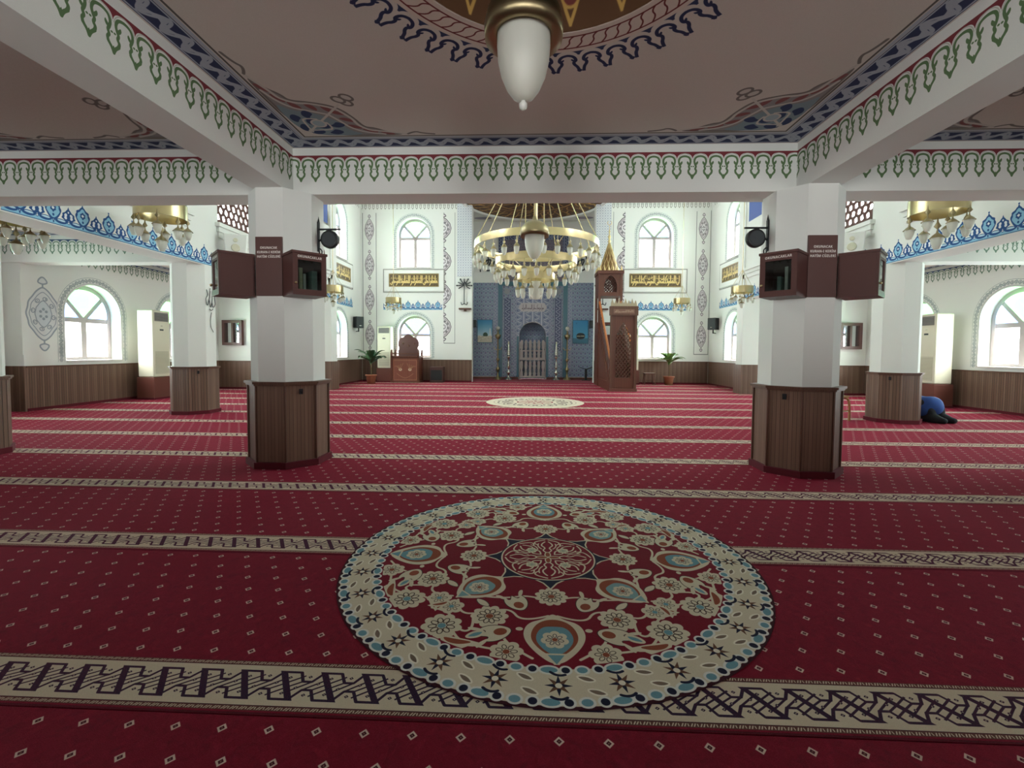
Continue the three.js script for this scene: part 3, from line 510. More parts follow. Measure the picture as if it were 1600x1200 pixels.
function winGeo(h) {
  if (winParts[h]) return winParts[h];
  const r = WR, f = 0.1, fr = archS(r - 0.002, h); fr.holes.push(archS(r - f, h - f, 0, f, THREE.Path));
  const cy = h - 0.12, rr = r - f, bars = [box(0.13, cy - f, 0.06, 0, f + (cy - f) / 2, 0.03), box(2 * rr, 0.11, 0.06, 0, cy, 0.03)];
  for (const s of [-1, 1]) { const a = 48 * D, L = rr + 0.1, b = box(0.09, L, 0.06, 0, L / 2, 0.03); b.rotateZ(s * (Math.PI / 2 - a)); b.translate(0, cy, 0); bars.push(b); }
  const sec = (a0, a1) => { const s = new THREE.Shape(); s.moveTo(0, cy); for (let i = 0; i <= 8; i++) { const a = a0 + (a1 - a0) * i / 8; s.lineTo(Math.cos(a) * rr, Math.max(cy, h + Math.sin(a) * rr - (1 - Math.sin(a)) * 0.12)); } s.closePath(); return flat(new THREE.ShapeGeometry(s)); };
  const lo = (s) => flat(new THREE.ShapeGeometry(s < 0 ? rectS(-rr, 0, f, cy) : rectS(0, rr, f, cy)));
  return (winParts[h] = { frame: extr(fr, 0.07), bars, lo: [lo(-1), lo(1)], fan: [sec(0, 48 * D), sec(48 * D, 132 * D), sec(132 * D, Math.PI)], band: archStrip(r + 0.025, r + 0.18, h, 0.34) });
}
let nWin = 0;
function window3(w, u, sill, power, label, h = sill > 3 ? 1.4 : WH, band = true, depth = 0.33, clear = false) {
  const g = structG('window_' + ++nWin, label), p = winGeo(h); put(g, w, u, sill, 0);
  const k = (n, geo, m, z) => { const o = mesh(n, geo, m, g); o.position.z = z; return o; };
  k('frame', p.frame, M.upvc, -depth); p.bars.forEach((b, i) => k(i < 1 ? 'mullion' : i < 2 ? 'transom' : 'fan_bar', b, M.upvc, -depth));
  for (const q of p.lo) k('pane', q, M.glass, -depth + 0.02); p.fan.forEach((q, i) => k('pane', q, clear ? M.glass : i === 1 ? M.glassGreen : M.glassBlue, -depth + 0.02));
  k('sill', box(1.4, 0.03, depth + 0.06, 0, 0.016, 0), M.sill, -depth / 2 + 0.02);
  if (band) k('painted_border', p.band, M.archBand, 0.003);
  const L = new THREE.RectAreaLight(skyTint, power, 1.22, h + 0.42); L.position.set(...w.at(u, sill + (h + 0.5) / 2 + 0.02, -depth - 0.03)); const q = w.at(u, sill + (h + 0.5) / 2, 3); L.lookAt(...q); L.name = 'daylight'; scene.add(L);
}
window3(W.left, 10.6, LOW, DAY.left, 'arched window beside the painted almond on the left wall'); window3(W.left, 13.2, LOW, DAY.left, 'arched window half hidden behind the left air conditioner');
window3(W.right, -10.6, LOW, DAY.right, 'large arched window cut by the right edge of the picture'); window3(W.right, -13.2, LOW, DAY.right, 'arched window half hidden behind the right air conditioner');
window3(W.leftN, 7.1, LOW, DAY.left, 'arched window of the left aisle outside the picture'); window3(W.rightN, -7.1, LOW, DAY.right, 'arched window of the right aisle outside the picture');
window3(W.far, -5, LOW, DAY.far, 'lower arched window behind the carved preaching seat'); window3(W.far, -5, HIGH, DAY.far, 'upper arched window above the left gilded inscription');
window3(W.far, 5, LOW, DAY.far, 'lower arched window beside the pulpit door'); window3(W.far, 5, HIGH, DAY.far, 'upper arched window above the right gilded inscription');
window3(W.recL, 17.15, LOW, DAY.side, 'lower arched window in the left recess'); window3(W.recL, 17.15, HIGH, DAY.side, 'upper arched window in the left recess');
window3(W.recR, -17.15, LOW, DAY.side, 'lower arched window in the right recess'); window3(W.recR, -17.15, HIGH, DAY.side, 'upper arched window in the right recess');
for (const u of [-4.9, -1.3, 1.3, 4.9]) window3(W.back, u, LOW, DAY.back, 'arched window in the back wall behind the camera', WH, true, 0.33, true);
for (const z of cleZ) { window3(W.naveL, z, 6.3, DAY.upper, 'high window above the left gallery', 1.4, false, 0.4); window3(W.naveR, -z, 6.3, DAY.upper, 'high window above the right gallery', 1.4, false, 0.4); }
// wooden lattice screens in the gallery openings
const latticeG = (() => { const s = rectS(-0.66, 0.66, 0.06, 1.29), R = 0.084; let row = 0; for (let y = 0.15; y < 1.22; y += R * 1.78, row++) for (let x = -0.57 + (row % 2 ? R * 1.03 : 0); x < 0.59; x += R * 2.06) { const p = new THREE.Path(), n = row % 2 ? 6 : 8; for (let i = 0; i < n; i++) { const a = i / n * TAU + 0.3, r = R * (row % 2 ? 0.86 : i % 2 ? 0.9 : 0.72); i ? p.lineTo(x + Math.cos(a) * r, y + Math.sin(a) * r) : p.moveTo(x + Math.cos(a) * r, y + Math.sin(a) * r); } p.closePath(); s.holes.push(p); } return extr(s, 0.03); })();
const latFrame = (() => { const s = rectS(-0.72, 0.72, 0, 1.35); s.holes.push(rectHole(-0.66, 0.66, 0.06, 1.29)); return extr(s, 0.05); })();
for (const [w, sg] of [[W.naveL, 1], [W.naveR, -1]]) for (const z of latZ) {
  const g = structG('window_' + ++nWin, 'brown pierced wooden screen in the gallery wall'); put(g, w, sg * z, 3.95, -0.1); mesh('screen', latticeG, M.lattice, g); mesh('frame', latFrame, M.lattice, g);
  const pane = mesh('pane', flat(new THREE.ShapeGeometry(rectS(-0.7, 0.7, 0.02, 1.33))), M.glass, g); pane.position.z = -0.1;
  const ledge = mesh('ledge', join(bx(-0.8, 0.8, -0.1, -0.02, 0.05, 0.2), bx(-0.76, 0.76, -0.2, -0.1, 0.05, 0.16), bx(-0.72, 0.72, -0.32, -0.2, 0.06, 0.13)), M.wall, g);
}

// ------------------------------------------------------------------ painted decoration of the tall hall
M.frieze = std({ map: ctex(friezeC, 1 / 0.42, 1 / 0.4), roughness: 0.88 });
const decor = (name, w, len, h, mat, u, y, d = 0.003, label) => { const g = structG('trim_' + ++nTrim, label), o = mesh(name, box(len, h, 0.004), mat, g); put(g, w, u, y, d); return g; };
decor('painted_crest', W.naveL, 9.4, 0.4, M.frieze, 10.24, 3.205, 0.003, 'blue crested frieze along the left gallery edge');
decor('painted_crest', W.naveR, 9.4, 0.4, M.frieze, -10.24, 3.205, 0.003, 'blue crested frieze along the right gallery edge');
decor('painted_crest', W.recL, 2.9, 0.4, M.frieze, 17.0, 3.22, 0.003, 'blue crested frieze in the left recess'); decor('painted_crest', W.recR, 2.9, 0.4, M.frieze, -17.0, 3.22, 0.003, 'blue crested frieze in the right recess');
decor('painted_crest', W.far, 2.5, 0.4, M.frieze, -5.05, 3.22, 0.003, 'blue crested frieze above the preaching seat'); decor('painted_crest', W.far, 2.5, 0.4, M.frieze, 5.05, 3.22, 0.003, 'blue crested frieze right of the pulpit');
for (const s of [-1, 1]) decor('painted_crest', SIDES.far(-14.95), 0.5, 0.4, M.frieze, s * 6.86, 3.22);
M.cornice = std({ map: ctex(scallopCanvas('#b9bab4', '#8d8d86', '#d5d5cf'), 1 / 0.332, 1 / 0.51), roughness: 0.88 });
for (const s of [-1, 1]) { decor('painted_cornice', W.far, 4.6, 0.51, M.cornice, s * 4.9, 7.3); decor('painted_cornice', s < 0 ? W.recL : W.recR, 3.9, 0.51, M.cornice, -s * 17.3, 7.3); }
// plaster panels with a fine dark outline and almonds
const panelC = (half) => canvas(256, 2048, (x, w, h) => { x.strokeStyle = '#6f7072'; x.lineWidth = 9; x.strokeRect(10, 10, w - 20, h - 20); for (let k = 0; k < 4; k++) almond(x, half ? 10 : w / 2, 260 + k * 508, half ? 150 : 78, 140, '#5d565e', '#d3cbd0', '#dedadd'); }, C.wall);
const panelTex = std({ map: ctex(panelC(false), 1, 1, false), roughness: 0.88 }), panelHalf = std({ map: ctex(panelC(true), 1, 1, false), roughness: 0.88 });
function paintPanel(w, len, h, mat, u, y, flip, label) { const g = structG('trim_' + ++nTrim, label), o = mesh('painted_panel', plane(len, h), mat, g); if (flip) { const uv = o.geometry.attributes.uv; for (let i = 0; i < uv.count; i++) uv.setX(i, 1 - uv.getX(i)); } put(g, w, u, y, 0.004); }
paintPanel(W.far, 0.62, 5.9, panelTex, -6.88, 4.15, false, 'tall plaster panel with four painted almonds in the left corner');
paintPanel(W.far, 0.62, 5.9, panelTex, 6.92, 4.15, false, 'tall plaster panel with four painted almonds in the right corner');
paintPanel(W.far, 0.5, 5.5, panelHalf, -3.5, 4.35, false, 'plaster panel with half almonds left of the tiled pier'); paintPanel(W.far, 0.5, 5.5, panelHalf, 3.5, 4.35, true, 'plaster panel with half almonds behind the pulpit spire');
// the almond on the left side wall
M.wallAlmond = std({ map: ctex(canvas(512, 1024, (x) => almond(x, 256, 512, 200, 300, '#9aa3ad', '#dcdedf', '#d2d8dd'), C.wall), 1, 1, false), roughness: 0.88 });
decorPlane(W.left, 0.86, 1.72, M.wallAlmond, 9.45, 2.02, 'pale painted almond on the left side wall'); decorPlane(W.right, 0.86, 1.72, M.wallAlmond, -9.4, 2.02, 'pale painted almond on the right side wall');
function decorPlane(w, len, h, mat, u, y, label, d = 0.003) { const g = structG('trim_' + ++nTrim, label); mesh('painting', plane(len, h), mat, g); put(g, w, u, y, d); return g; }
// gilded inscriptions in moulded frames
const TXT = ['hafTwa ely alSlwat* w alSlwh: alwsTy', 'aN alSlwh: kat*t: ely alm/wm*t*tN kt:ata mwf:wta'];
const goldC = (t) => canvas(1024, 256, (x) => {
  x.strokeStyle = '#a58a4e'; x.lineWidth = 10; x.strokeRect(8, 8, 1008, 240);
  for (let k = 0; k < 16; k++) { curve(x, [[k * 64, 240], [k * 64 + 40, 180], [k * 64 + 10, 120], [k * 64 + 50, 60]], '#7c6638', 5); ell(x, k * 64 + 44, 120, 8, 8, 0, '#86703f'); }
  script(x, t, 30, 994, 178, 138, '#dcc27c', 0.12); script(x, t.split('').reverse().join('').replace(/\s/g, ''), 40, 990, 96, 60, '#cdb26c', 0.1);
}, '#54432a');
for (const [w, u, k, label] of [[W.far, -5.0, 0, 'gilded calligraphy panel under the upper left window'], [W.far, 5.0, 1, 'gilded calligraphy panel under the upper right window'], [W.recL, 17.15, 1, 'gilded calligraphy panel in the left recess'], [W.recR, -17.15, 0, 'gilded calligraphy panel in the right recess']]) {
  const t = thing('inscription_panel', label, 'calligraphy'); put(t, w, u, 4.25, 0.02);
  mesh('lettering', box(2.1, 0.54, 0.03), k in M ? M[k] : (M[k] = std({ map: ctex(goldC(TXT[k]), 1 / 2.1, 1 / 0.54), roughness: 0.55 })), t);
  const fr = rectS(-1.26, 1.26, -0.46, 0.42); fr.holes.push(rectHole(-1.06, 1.06, -0.28, 0.28)); mesh('frame', extr(fr, 0.025, -0.015), M.wall, t);
  const f2 = rectS(-1.3, 1.3, -0.52, 0.47); f2.holes.push(rectHole(-1.27, 1.27, -0.49, 0.44)); mesh('outer_moulding', extr(f2, 0.02, -0.015), std({ color: '#9c9a96', roughness: 0.8 }), t);
}
// blue panel over the far gallery screen
for (const s of [-1, 1]) decorPlane(s < 0 ? W.naveL : W.naveR, 0.8, 0.62, std({ color: '#5568a8', roughness: 0.8 }), s < 0 ? 14.4 : -14.4, 5.66, 'plain blue panel above the gallery screen');

// ------------------------------------------------------------------ tiled piers and the mihrab
const floralC = canvas(256, 256, (x) => { x.lineCap = 'round'; for (let a = 0; a < 4; a++) for (let b = 0; b < 4; b++) { const X = a * 64 + 32, Y = b * 64 + 32; ell(x, X, Y, 15, 15, 0, null, '#8b93ad', 6); ell(x, X, Y, 6, 6, 0, '#7a83a3'); for (let i = 0; i < 4; i++) { const q = i * Math.PI / 2 + 0.78; curve(x, [[X + Math.cos(q) * 16, Y + Math.sin(q) * 16], [X + Math.cos(q + 0.4) * 28, Y + Math.sin(q + 0.4) * 28], [X + Math.cos(q) * 42, Y + Math.sin(q) * 42]], '#9aa2b8', 4); } } }, '#dfe1e4');
M.floral = std({ map: ctex(floralC, 1 / 0.42, 1 / 0.42), roughness: 0.35 });
for (const s of [-1, 1]) { const g = structG('trim_' + ++nTrim, s < 0 ? 'blue floral tiled pier beside the tree calligraphy' : 'blue floral tiled pier behind the pulpit spire'); mesh('tiles', bx(-0.31, 0.31, 4.4, 8.6, 0, 0.03), M.floral, g); put(g, W.far, s * 2.87, 0, 0.0); }
const tileC = canvas(512, 512, (x) => { x.lineCap = 'round';
  for (let a = -1; a < 5; a++) for (let b = -1; b < 5; b++) { const X = a * 128 + (b % 2 ? 64 : 0) + 32, Y = b * 128 + 64; blob(x, [[X, Y - 60], [X - 44, Y - 20], [X - 30, Y + 30], [X, Y + 56], [X + 30, Y + 30], [X + 44, Y - 20]], '#5f6f92', '#b9bfca', 7); ell(x, X, Y - 8, 12, 18, 0, '#8c6f80'); for (const s of [-1, 1]) curve(x, [[X, Y + 56], [X + s * 30, Y + 70], [X + s * 58, Y + 40], [X + s * 62, Y]], '#aab3c2', 6); } speckle(x, 512, 512, 14); }, '#6d7d92');
M.tile = std({ map: ctex(tileC, 1 / 0.8, 1 / 0.8), roughness: 0.3 });
const scrollC = (bg, ink, ink2) => canvas(128, 512, (x) => { x.lineCap = 'round'; for (let k = 0; k < 8; k++) { const s = k % 2 ? 1 : -1, y = k * 64; curve(x, [[64, y], [64 + s * 46, y + 16], [64 + s * 20, y + 44], [64, y + 64]], ink, 9); ell(x, 64 - s * 28, y + 32, 14, 10, s * 0.6, ink2); ell(x, 64 + s * 30, y + 26, 7, 7, 0, ink2); } x.fillStyle = ink; x.fillRect(0, 0, 6, 512); x.fillRect(122, 0, 6, 512); }, bg);
M.scroll = std({ map: ctex(scrollC('#7d85a0', '#c2c4cf', '#4a5680'), 1, 1), roughness: 0.35 }); M.navyScroll = std({ map: ctex(scrollC('#454d70', '#a3aabd', '#8f97b0'), 1, 1), roughness: 0.35 });
M.tealTile = std({ color: '#3d6a7c', roughness: 0.3 });
{
  const w = W.apse, s = rectS(-3.2, 3.2, 0, 7.6); 
  put(struct('wall_apse', extr(cutS(3.2, 0, 7.6, 0.62, 2.05), 0.3, -0.3, 0, 24), M.wall), w, 0, 0, 0);
  const g = thing('mihrab', 'blue tiled prayer niche with arched recess and framed borders', 'prayer niche', [0, 0, -21.8]);
  const part = (n, geo, m) => mesh(n, geo, m, g);
  // tile field each side of the frame
  for (const k of [-1, 1]) part('tile_field', bx(k < 0 ? -2.85 : 1.62, k < 0 ? -1.62 : 2.85, 0.12, 4.5, 0, 0.02), M.tile);
  // teal outer frame, scroll borders, dark side panels, top panel
  const U = (r0, r1, top, d, m, n) => { part(n, extr(uS(r0, r1, 0.1, top), d), m); };
  U(1.42, 1.62, 4.55, 0.07, M.tealTile, 'outer_frame');
  for (const k of [-1, 1]) { const b = box(0.16, 3.9, 0.05); uvFit(b, 1, 6); const o = part('border', b, M.scroll); o.position.set(k * 0.84, 2.1, 0.03); const o2 = part('border', b, M.scroll); o2.position.set(k * 1.71, 2.3, 0.025);
    const p = archS(0.17, 2.3); const pg = extr(p, 0.05), uv = pg.attributes.uv; for (let i = 0; i < uv.count; i++) uv.setXY(i, uv.getX(i) * 2.9 + 0.5, uv.getY(i) * 0.8); const o3 = part('side_panel', pg, M.navyScroll); o3.position.set(k * 1.18, 1.35, 0.01);
    const d = part('roundel', cyl(0.13, 0.13, 0.02, 24), std({ color: '#8b8f96', roughness: 0.4 })); d.rotation.x = Math.PI / 2; d.position.set(k * 1.2, 4.1, 0.04);
    part('jamb', bx(k < 0 ? -0.74 : 0.64, k < 0 ? -0.64 : 0.74, 0.1, 2.0, 0, 0.08), M.tealTile); }
  const mid = cutS(0.76, 2.0, 4.35, 0.62, 2.07);
  const mg = extr(mid, 0.04, 0, 0, 24), mu = mg.attributes.uv; for (let i = 0; i < mu.count; i++) mu.setXY(i, mu.getX(i) * 2.4, mu.getY(i) * 0.8); part('spandrel', mg, M.scroll);
  part('field', extr(cutS(1.42, 0.1, 4.35, 0.63, 2.07), 0.008, 0, 0, 24), M.tile);
  // inscription cartouche
  const car = new THREE.Shape(); car.moveTo(-0.66, 0); car.lineTo(-0.54, 0.2); car.lineTo(0.54, 0.2); car.lineTo(0.66, 0); car.lineTo(0.54, -0.2); car.lineTo(-0.54, -0.2); car.closePath();
  const cg = extr(car, 0.03), cu = cg.attributes.uv; for (let i = 0; i < cu.count; i++) cu.setXY(i, cu.getX(i) / 1.32 + 0.5, cu.getY(i) / 0.4 + 0.5);
  const cart = part('cartouche', cg, std({ map: ctex(canvas(512, 160, (x) => { script(x, 'fwl wHhk sTr almsHd alHram', 60, 452, 112, 82, '#6a5560', 0.09); }, '#b9b2b6'), 1, 1, false), roughness: 0.4 })); cart.position.set(0, 3.36, 0.035);
  // upper panel over the niche
  { const ng = extr(uS(1.36, 1.62, 4.6, 6.75), 0.05), nu = ng.attributes.uv; for (let i = 0; i < nu.count; i++) nu.setXY(i, nu.getX(i) * 3.5, nu.getY(i) * 0.9); part('upper_border', ng, M.navyScroll); }
  part('upper_panel', bx(-1.36, 1.36, 4.56, 6.5, 0, 0.02), std({ map: ctex(tileC, 1 / 0.6, 1 / 0.6), color: '#d9b9b8', roughness: 0.35 }));
  // the hollow of the niche: half cylinder and quarter dome
  const hol = []; for (let i = 0; i <= 12; i++) hol.push([0.62, 0.0 + i / 12 * 2.05]); for (let i = 1; i <= 8; i++) hol.push([0.62 * Math.cos(i / 8 * 1.56), 2.05 + 0.62 * Math.sin(i / 8 * 1.56)]);
  const lg = new THREE.LatheGeometry(hol.map(([r, y]) => new THREE.Vector2(Math.max(r, 0.001), y)), 24, Math.PI / 2, Math.PI); const hu = lg.attributes.uv; for (let i = 0; i < hu.count; i++) hu.setXY(i, hu.getX(i) * 2.4, hu.getY(i) * 3);
  const hollow = part('hollow', flat(lg), std({ map: ctex(tileC, 1, 1), roughness: 0.35, side: THREE.DoubleSide })); hollow.position.z = 0.0;
  part('plinth', bx(-2.85, -0.66, 0, 0.1, 0, 0.06), M.redwood); part('plinth', bx(0.66, 2.85, 0, 0.1, 0, 0.06), M.redwood);
}
function uS(r0, r1, y0, top) { const h = top - (r1 - r0), q = new THREE.Shape(); [[-r1, y0], [-r0, y0], [-r0, h], [r0, h], [r0, y0], [r1, y0], [r1, top], [-r1, top]].forEach((p, i) => (i ? q.lineTo(...p) : q.moveTo(...p))); q.closePath(); return q; }
function cutS(w, y0, y1, r, ys) { const q = new THREE.Shape(); q.moveTo(-w, y0); q.lineTo(-r, y0); q.lineTo(-r, ys); q.absarc(0, ys, r, Math.PI, 0, true); q.lineTo(r, y0); q.lineTo(w, y0); q.lineTo(w, y1); q.lineTo(-w, y1); q.closePath(); return q; }
function uvFit(g, a, b) { const uv = g.attributes.uv; let mx = 0, my = 0; for (let i = 0; i < uv.count; i++) { mx = Math.max(mx, uv.getX(i)); my = Math.max(my, uv.getY(i)); } for (let i = 0; i < uv.count; i++) uv.setXY(i, uv.getX(i) / mx * a, uv.getY(i) / my * b); return g; }
// painted ceiling of the apse with its brown and gold disc
{
  const g = structG('ceiling', 'painted apse ceiling with a brown and gold calligraphy disc');
  const dc = canvas(1024, 1024, (x) => { x.translate(512, 512); x.lineCap = 'round'; ell(x, 0, 0, 506, 506, 0, '#5c3a1c'); for (let k = 0; k < 40; k++) at(x, 0, 0, k * TAU / 40, 1, (q) => { curve(q, [[-36, -400], [10, -440], [-14, -470], [34, -490]], '#d0a55a', 11); curve(q, [[0, -400], [2, -496]], '#d0a55a', 8); curve(q, [[-30, -330], [20, -360], [0, -390]], '#b88a45', 10); }); ell(x, 0, 0, 300, 300, 0, '#4a2c14', '#d0a55a', 10); for (let k = 0; k < 20; k++) at(x, 0, 0, k * TAU / 20, 1, (q) => curve(q, [[0, -60], [40, -140], [-20, -200], [20, -280]], '#b88a45', 10)); });
  const o = mesh('disc', flat(new THREE.CircleGeometry(2.85, 64).rotateX(Math.PI / 2)), std({ map: ctex(dc, 1, 1, false), roughness: 0.5 }), g); o.position.set(0, 7.343, -18.6);
  const rg = mesh('white_ring', flat(new THREE.TorusGeometry(2.92, 0.08, 8, 64).rotateX(Math.PI / 2)), M.wall, g); rg.position.set(0, 7.34, -18.6);
  for (const s of [-1, 1]) { const e = mesh('painted_oval', flat(new THREE.CircleGeometry(0.4, 24).rotateX(Math.PI / 2).scale(1, 1, 0.5)), std({ color: '#9a94a4', roughness: 0.9 }), g); e.position.set(s * 2.3, 7.345, -21.3); }
  struct('ceiling', bx(-2.55, 2.55, 7.35, 7.6, -19.8, -15.5), M.wall);
}
// black calligraphy: trees of strokes and large words beside the upper panel
M.ink = std({ color: '#33343a', roughness: 0.7 });
const ribbon = (pts, r = 0.02) => tube(pts.map(([a, b]) => [a, b, 0]), r, Math.max(12, pts.length * 5), 5);
for (const s of [-1, 1]) {
  const t = thing('tree_calligraphy', s < 0 ? 'black tree-shaped calligraphy on the pier left of the prayer niche' : 'black tree-shaped calligraphy hidden behind the pulpit', 'calligraphy'); put(t, W.far, s * 2.87, 3.2, 0.045);
  const g = [ribbon([[0, 0.05], [0, 0.9]], 0.018), ribbon([[-0.14, 0.14], [-0.1, 0.03], [0, 0.08], [0.1, 0.03], [0.14, 0.14]], 0.016)];
  for (let i = 0; i < 9; i++) { const a = (i / 8 - 0.5) * 4.4; g.push(ribbon([[0, 0.85 + 0.02 * i % 3], [Math.sin(a) * 0.14, 0.85 + Math.cos(a) * 0.12], [Math.sin(a) * 0.3, 0.85 + Math.cos(a) * 0.26]], 0.02)); if (i % 2) g.push(flat(new THREE.SphereGeometry(0.035, 8, 6).translate(Math.sin(a) * 0.31, 0.85 + Math.cos(a) * 0.28, 0))); }
  mesh('strokes', join(g), M.ink, t);
  const sh = thing('wall_shelf', s < 0 ? 'small brown shelf under the tree calligraphy' : 'small brown shelf hidden behind the pulpit', 'shelf'); put(sh, W.far, s * 2.83, 3.06, 0); mesh('board', rbox(0.52, 0.06, 0.16, 0.01, 0, 0, 0.08), M.trimWood, sh); mesh('bracket', bx(-0.05, 0.05, -0.1, -0.03, 0, 0.1), M.trimWood, sh);
}
for (const s of [-1, 1]) { const t = thing('word_calligraphy', s < 0 ? 'large black calligraphy word left of the upper tiled panel' : 'large black calligraphy word right of the upper tiled panel', 'calligraphy', [s * 2.16, 5.4, -21.76]);
  mesh('strokes', join(ribbon([[-0.3, -0.4], [-0.34, 0.4]], 0.03), ribbon([[0.35, 0.1], [0.2, -0.3], [-0.1, -0.3], [-0.05, 0.1], [0.2, 0.15], [0.1, -0.1]], 0.035), ribbon([[0.05, 0.45], [0.05, 0.0], [-0.2, -0.1]], 0.03), ribbon([[0.3, 0.45], [0.3, 0.2]], 0.03), ribbon([[-0.2, 0.3], [-0.1, 0.45], [0, 0.35]], 0.02)), M.ink, t); }
// pictures beside the niche
const picture = (c, x, label) => { const t = thing('framed_picture', label, 'picture', [x, 2.235, -21.765]); mesh('print', box(0.7, 1.06, 0.02), std({ map: ctex(c, 1 / 0.7, 1 / 1.06), roughness: 0.4 }), t); const f = rectS(-0.37, 0.37, -0.55, 0.55); f.holes.push(rectHole(-0.34, 0.34, -0.52, 0.52)); mesh('frame', extr(f, 0.03, -0.01), std({ color: '#40647a', roughness: 0.5 }), t); };
picture(canvas(256, 384, (x) => { const g = x.createLinearGradient(0, 0, 0, 280); g.addColorStop(0, '#2a7fb0'); g.addColorStop(1, '#b8d2dc'); x.fillStyle = g; x.fillRect(0, 0, 256, 384); x.fillStyle = '#b9b2a2'; x.fillRect(0, 270, 256, 114); for (let i = 0; i < 40; i++) { x.fillStyle = ['#d9d3c4', '#9d978a', '#c6bfae'][i % 3]; x.fillRect(rnd() * 256, 260 + rnd() * 90, 20, 8); } x.fillStyle = '#24493a'; x.beginPath(); x.ellipse(138, 262, 42, 52, 0, Math.PI, 0); x.fill(); x.fillRect(100, 260, 76, 16); x.fillStyle = '#e5e2d6'; x.fillRect(214, 160, 10, 110); x.fillRect(208, 196, 22, 6); poly(x, [[212, 160], [219, 130], [226, 160]], '#e5e2d6'); }), -2.24, 'blue poster of a green-domed mosque left of the prayer niche');
picture(canvas(256, 384, (x) => { const g = x.createLinearGradient(0, 0, 0, 300); g.addColorStop(0, '#2f7fb2'); g.addColorStop(1, '#4f9cc0'); x.fillStyle = g; x.fillRect(0, 0, 256, 384); x.fillStyle = '#3f7288'; x.fillRect(0, 300, 256, 84); blob(x, [[60, 230], [128, 205], [205, 228], [206, 300], [130, 325], [58, 305]], '#17252c'); x.fillStyle = '#c9c3a6'; x.fillRect(66, 262, 60, 10); x.fillRect(134, 260, 62, 10); x.fillStyle = '#2d6f9c'; x.beginPath(); x.arc(58, 50, 12, 0, TAU); x.fill(); }), 2.23, 'blue poster of a black cube-shaped shrine right of the prayer niche');
// pointed white slats of the niche screen
{
  const t = thing('niche_screen', 'carved pale wooden screen standing in the prayer niche', 'screen', [0, 0, -21.68]);
  const slat = (h) => { const s = new THREE.Shape(); const w = 0.062, n = 0.04; s.moveTo(-w, 0); s.lineTo(w, 0); s.lineTo(w, h * 0.3); s.lineTo(n, h * 0.34); s.lineTo(n, h * 0.5); s.lineTo(w, h * 0.55); s.lineTo(w, h - 0.12); s.quadraticCurveTo(w, h - 0.02, 0, h); s.quadraticCurveTo(-w, h - 0.02, -w, h - 0.12); s.lineTo(-w, h * 0.55); s.lineTo(-n, h * 0.5); s.lineTo(-n, h * 0.34); s.lineTo(-w, h * 0.3); s.closePath(); return extr(s, 0.03, 0, 0, 6); };
  const up = slat(0.82), lo = slat(0.8), m = std({ color: '#a79c9b', roughness: 0.6 });
  for (let k = 0; k < 6; k++) { const x = (k - 2.5) * 0.2; const a = mesh('slat', up, m, t); a.position.set(x, 1.02, 0); const b = mesh('slat', lo, m, t); b.position.set(x, 0.08, 0); }
  mesh('rail', bx(-0.58, 0.58, 0.9, 1.02, -0.01, 0.04), m, t); mesh('rail', bx(-0.58, 0.58, 1.3, 1.36, 0.0, 0.045), m, t); mesh('rail', bx(-0.58, 0.58, 0.08, 0.16, 0, 0.04), m, t);
  for (const s of [-1, 1]) mesh('post', bx(s < 0 ? -0.61 : 0.57, s < 0 ? -0.57 : 0.61, 0, 1.75, -0.01, 0.04), m, t);
}
// candlesticks
const stickTall = [[0.18, 0], [0.16, 0.05], [0.06, 0.14], [0.03, 0.3], [0.07, 0.42], [0.1, 0.5], [0.03, 0.58], [0.025, 0.8], [0.05, 0.86], [0.09, 0.93], [0.03, 1.0], [0.035, 1.4], [0.03, 1.85], [0.09, 1.9], [0.14, 2.05], [0.05, 2.1], [0.03, 2.25], [0.001, 2.26]];
const stickLow = [[0.19, 0], [0.17, 0.04], [0.05, 0.1], [0.04, 0.24], [0.11, 0.32], [0.04, 0.4], [0.03, 0.5], [0.075, 0.56], [0.04, 0.8], [0.03, 0.96], [0.1, 1.02], [0.05, 1.1], [0.08, 1.18], [0.05, 1.5], [0.04, 1.62], [0.02, 1.63]];
for (const s of [-1, 1]) {
  const a = thing('candlestick', s < 0 ? 'tall brass candlestick near the mosque poster' : 'tall brass candlestick near the cube shrine poster', 'candlestick', [s * 1.6, 0, -21.45]); mesh('stem', lathe(stickTall), M.bronze, a); for (const k of [-1, 1]) mesh('arm', tube([[0, 1.4, 0], [k * 0.12, 1.38, 0], [k * 0.18, 1.5, 0]], 0.014, 10), M.brass, a); mesh('globe', flat(new THREE.SphereGeometry(0.1, 16, 12).translate(0, 2.36, 0)), M.frost, a);
  const b = thing('candlestick', s < 0 ? 'silver and black candlestick left of the niche screen' : 'silver and black candlestick right of the niche screen', 'candlestick', [s * 1.1, 0, -21.4]); mesh('stem', lathe(stickLow), M.silver, b); mesh('collar', cyl(0.06, 0.06, 0.1, 12, 0, 1.08), M.black, b); mesh('collar', cyl(0.06, 0.06, 0.08, 12, 0, 0.6), M.black, b); mesh('candle', cyl(0.035, 0.035, 0.12, 10, 0, 1.63), M.ivory, b);
}
{ const t = thing('book_stand', 'small dark folding book stand by the right apse wall', 'book stand', [2.45, 0, -21.3]); mesh('post', bx(-0.05, 0.05, 0.03, 0.5, -0.05, 0.05), M.black, t); mesh('foot', bx(-0.2, 0.2, 0, 0.03, -0.12, 0.12), M.black, t); for (const s of [-1, 1]) { const g = box(0.3, 0.03, 0.32); g.rotateZ(s * 0.3); const o = mesh('leaf', g, M.black, t); o.position.set(s * 0.14, 0.55, 0); } }
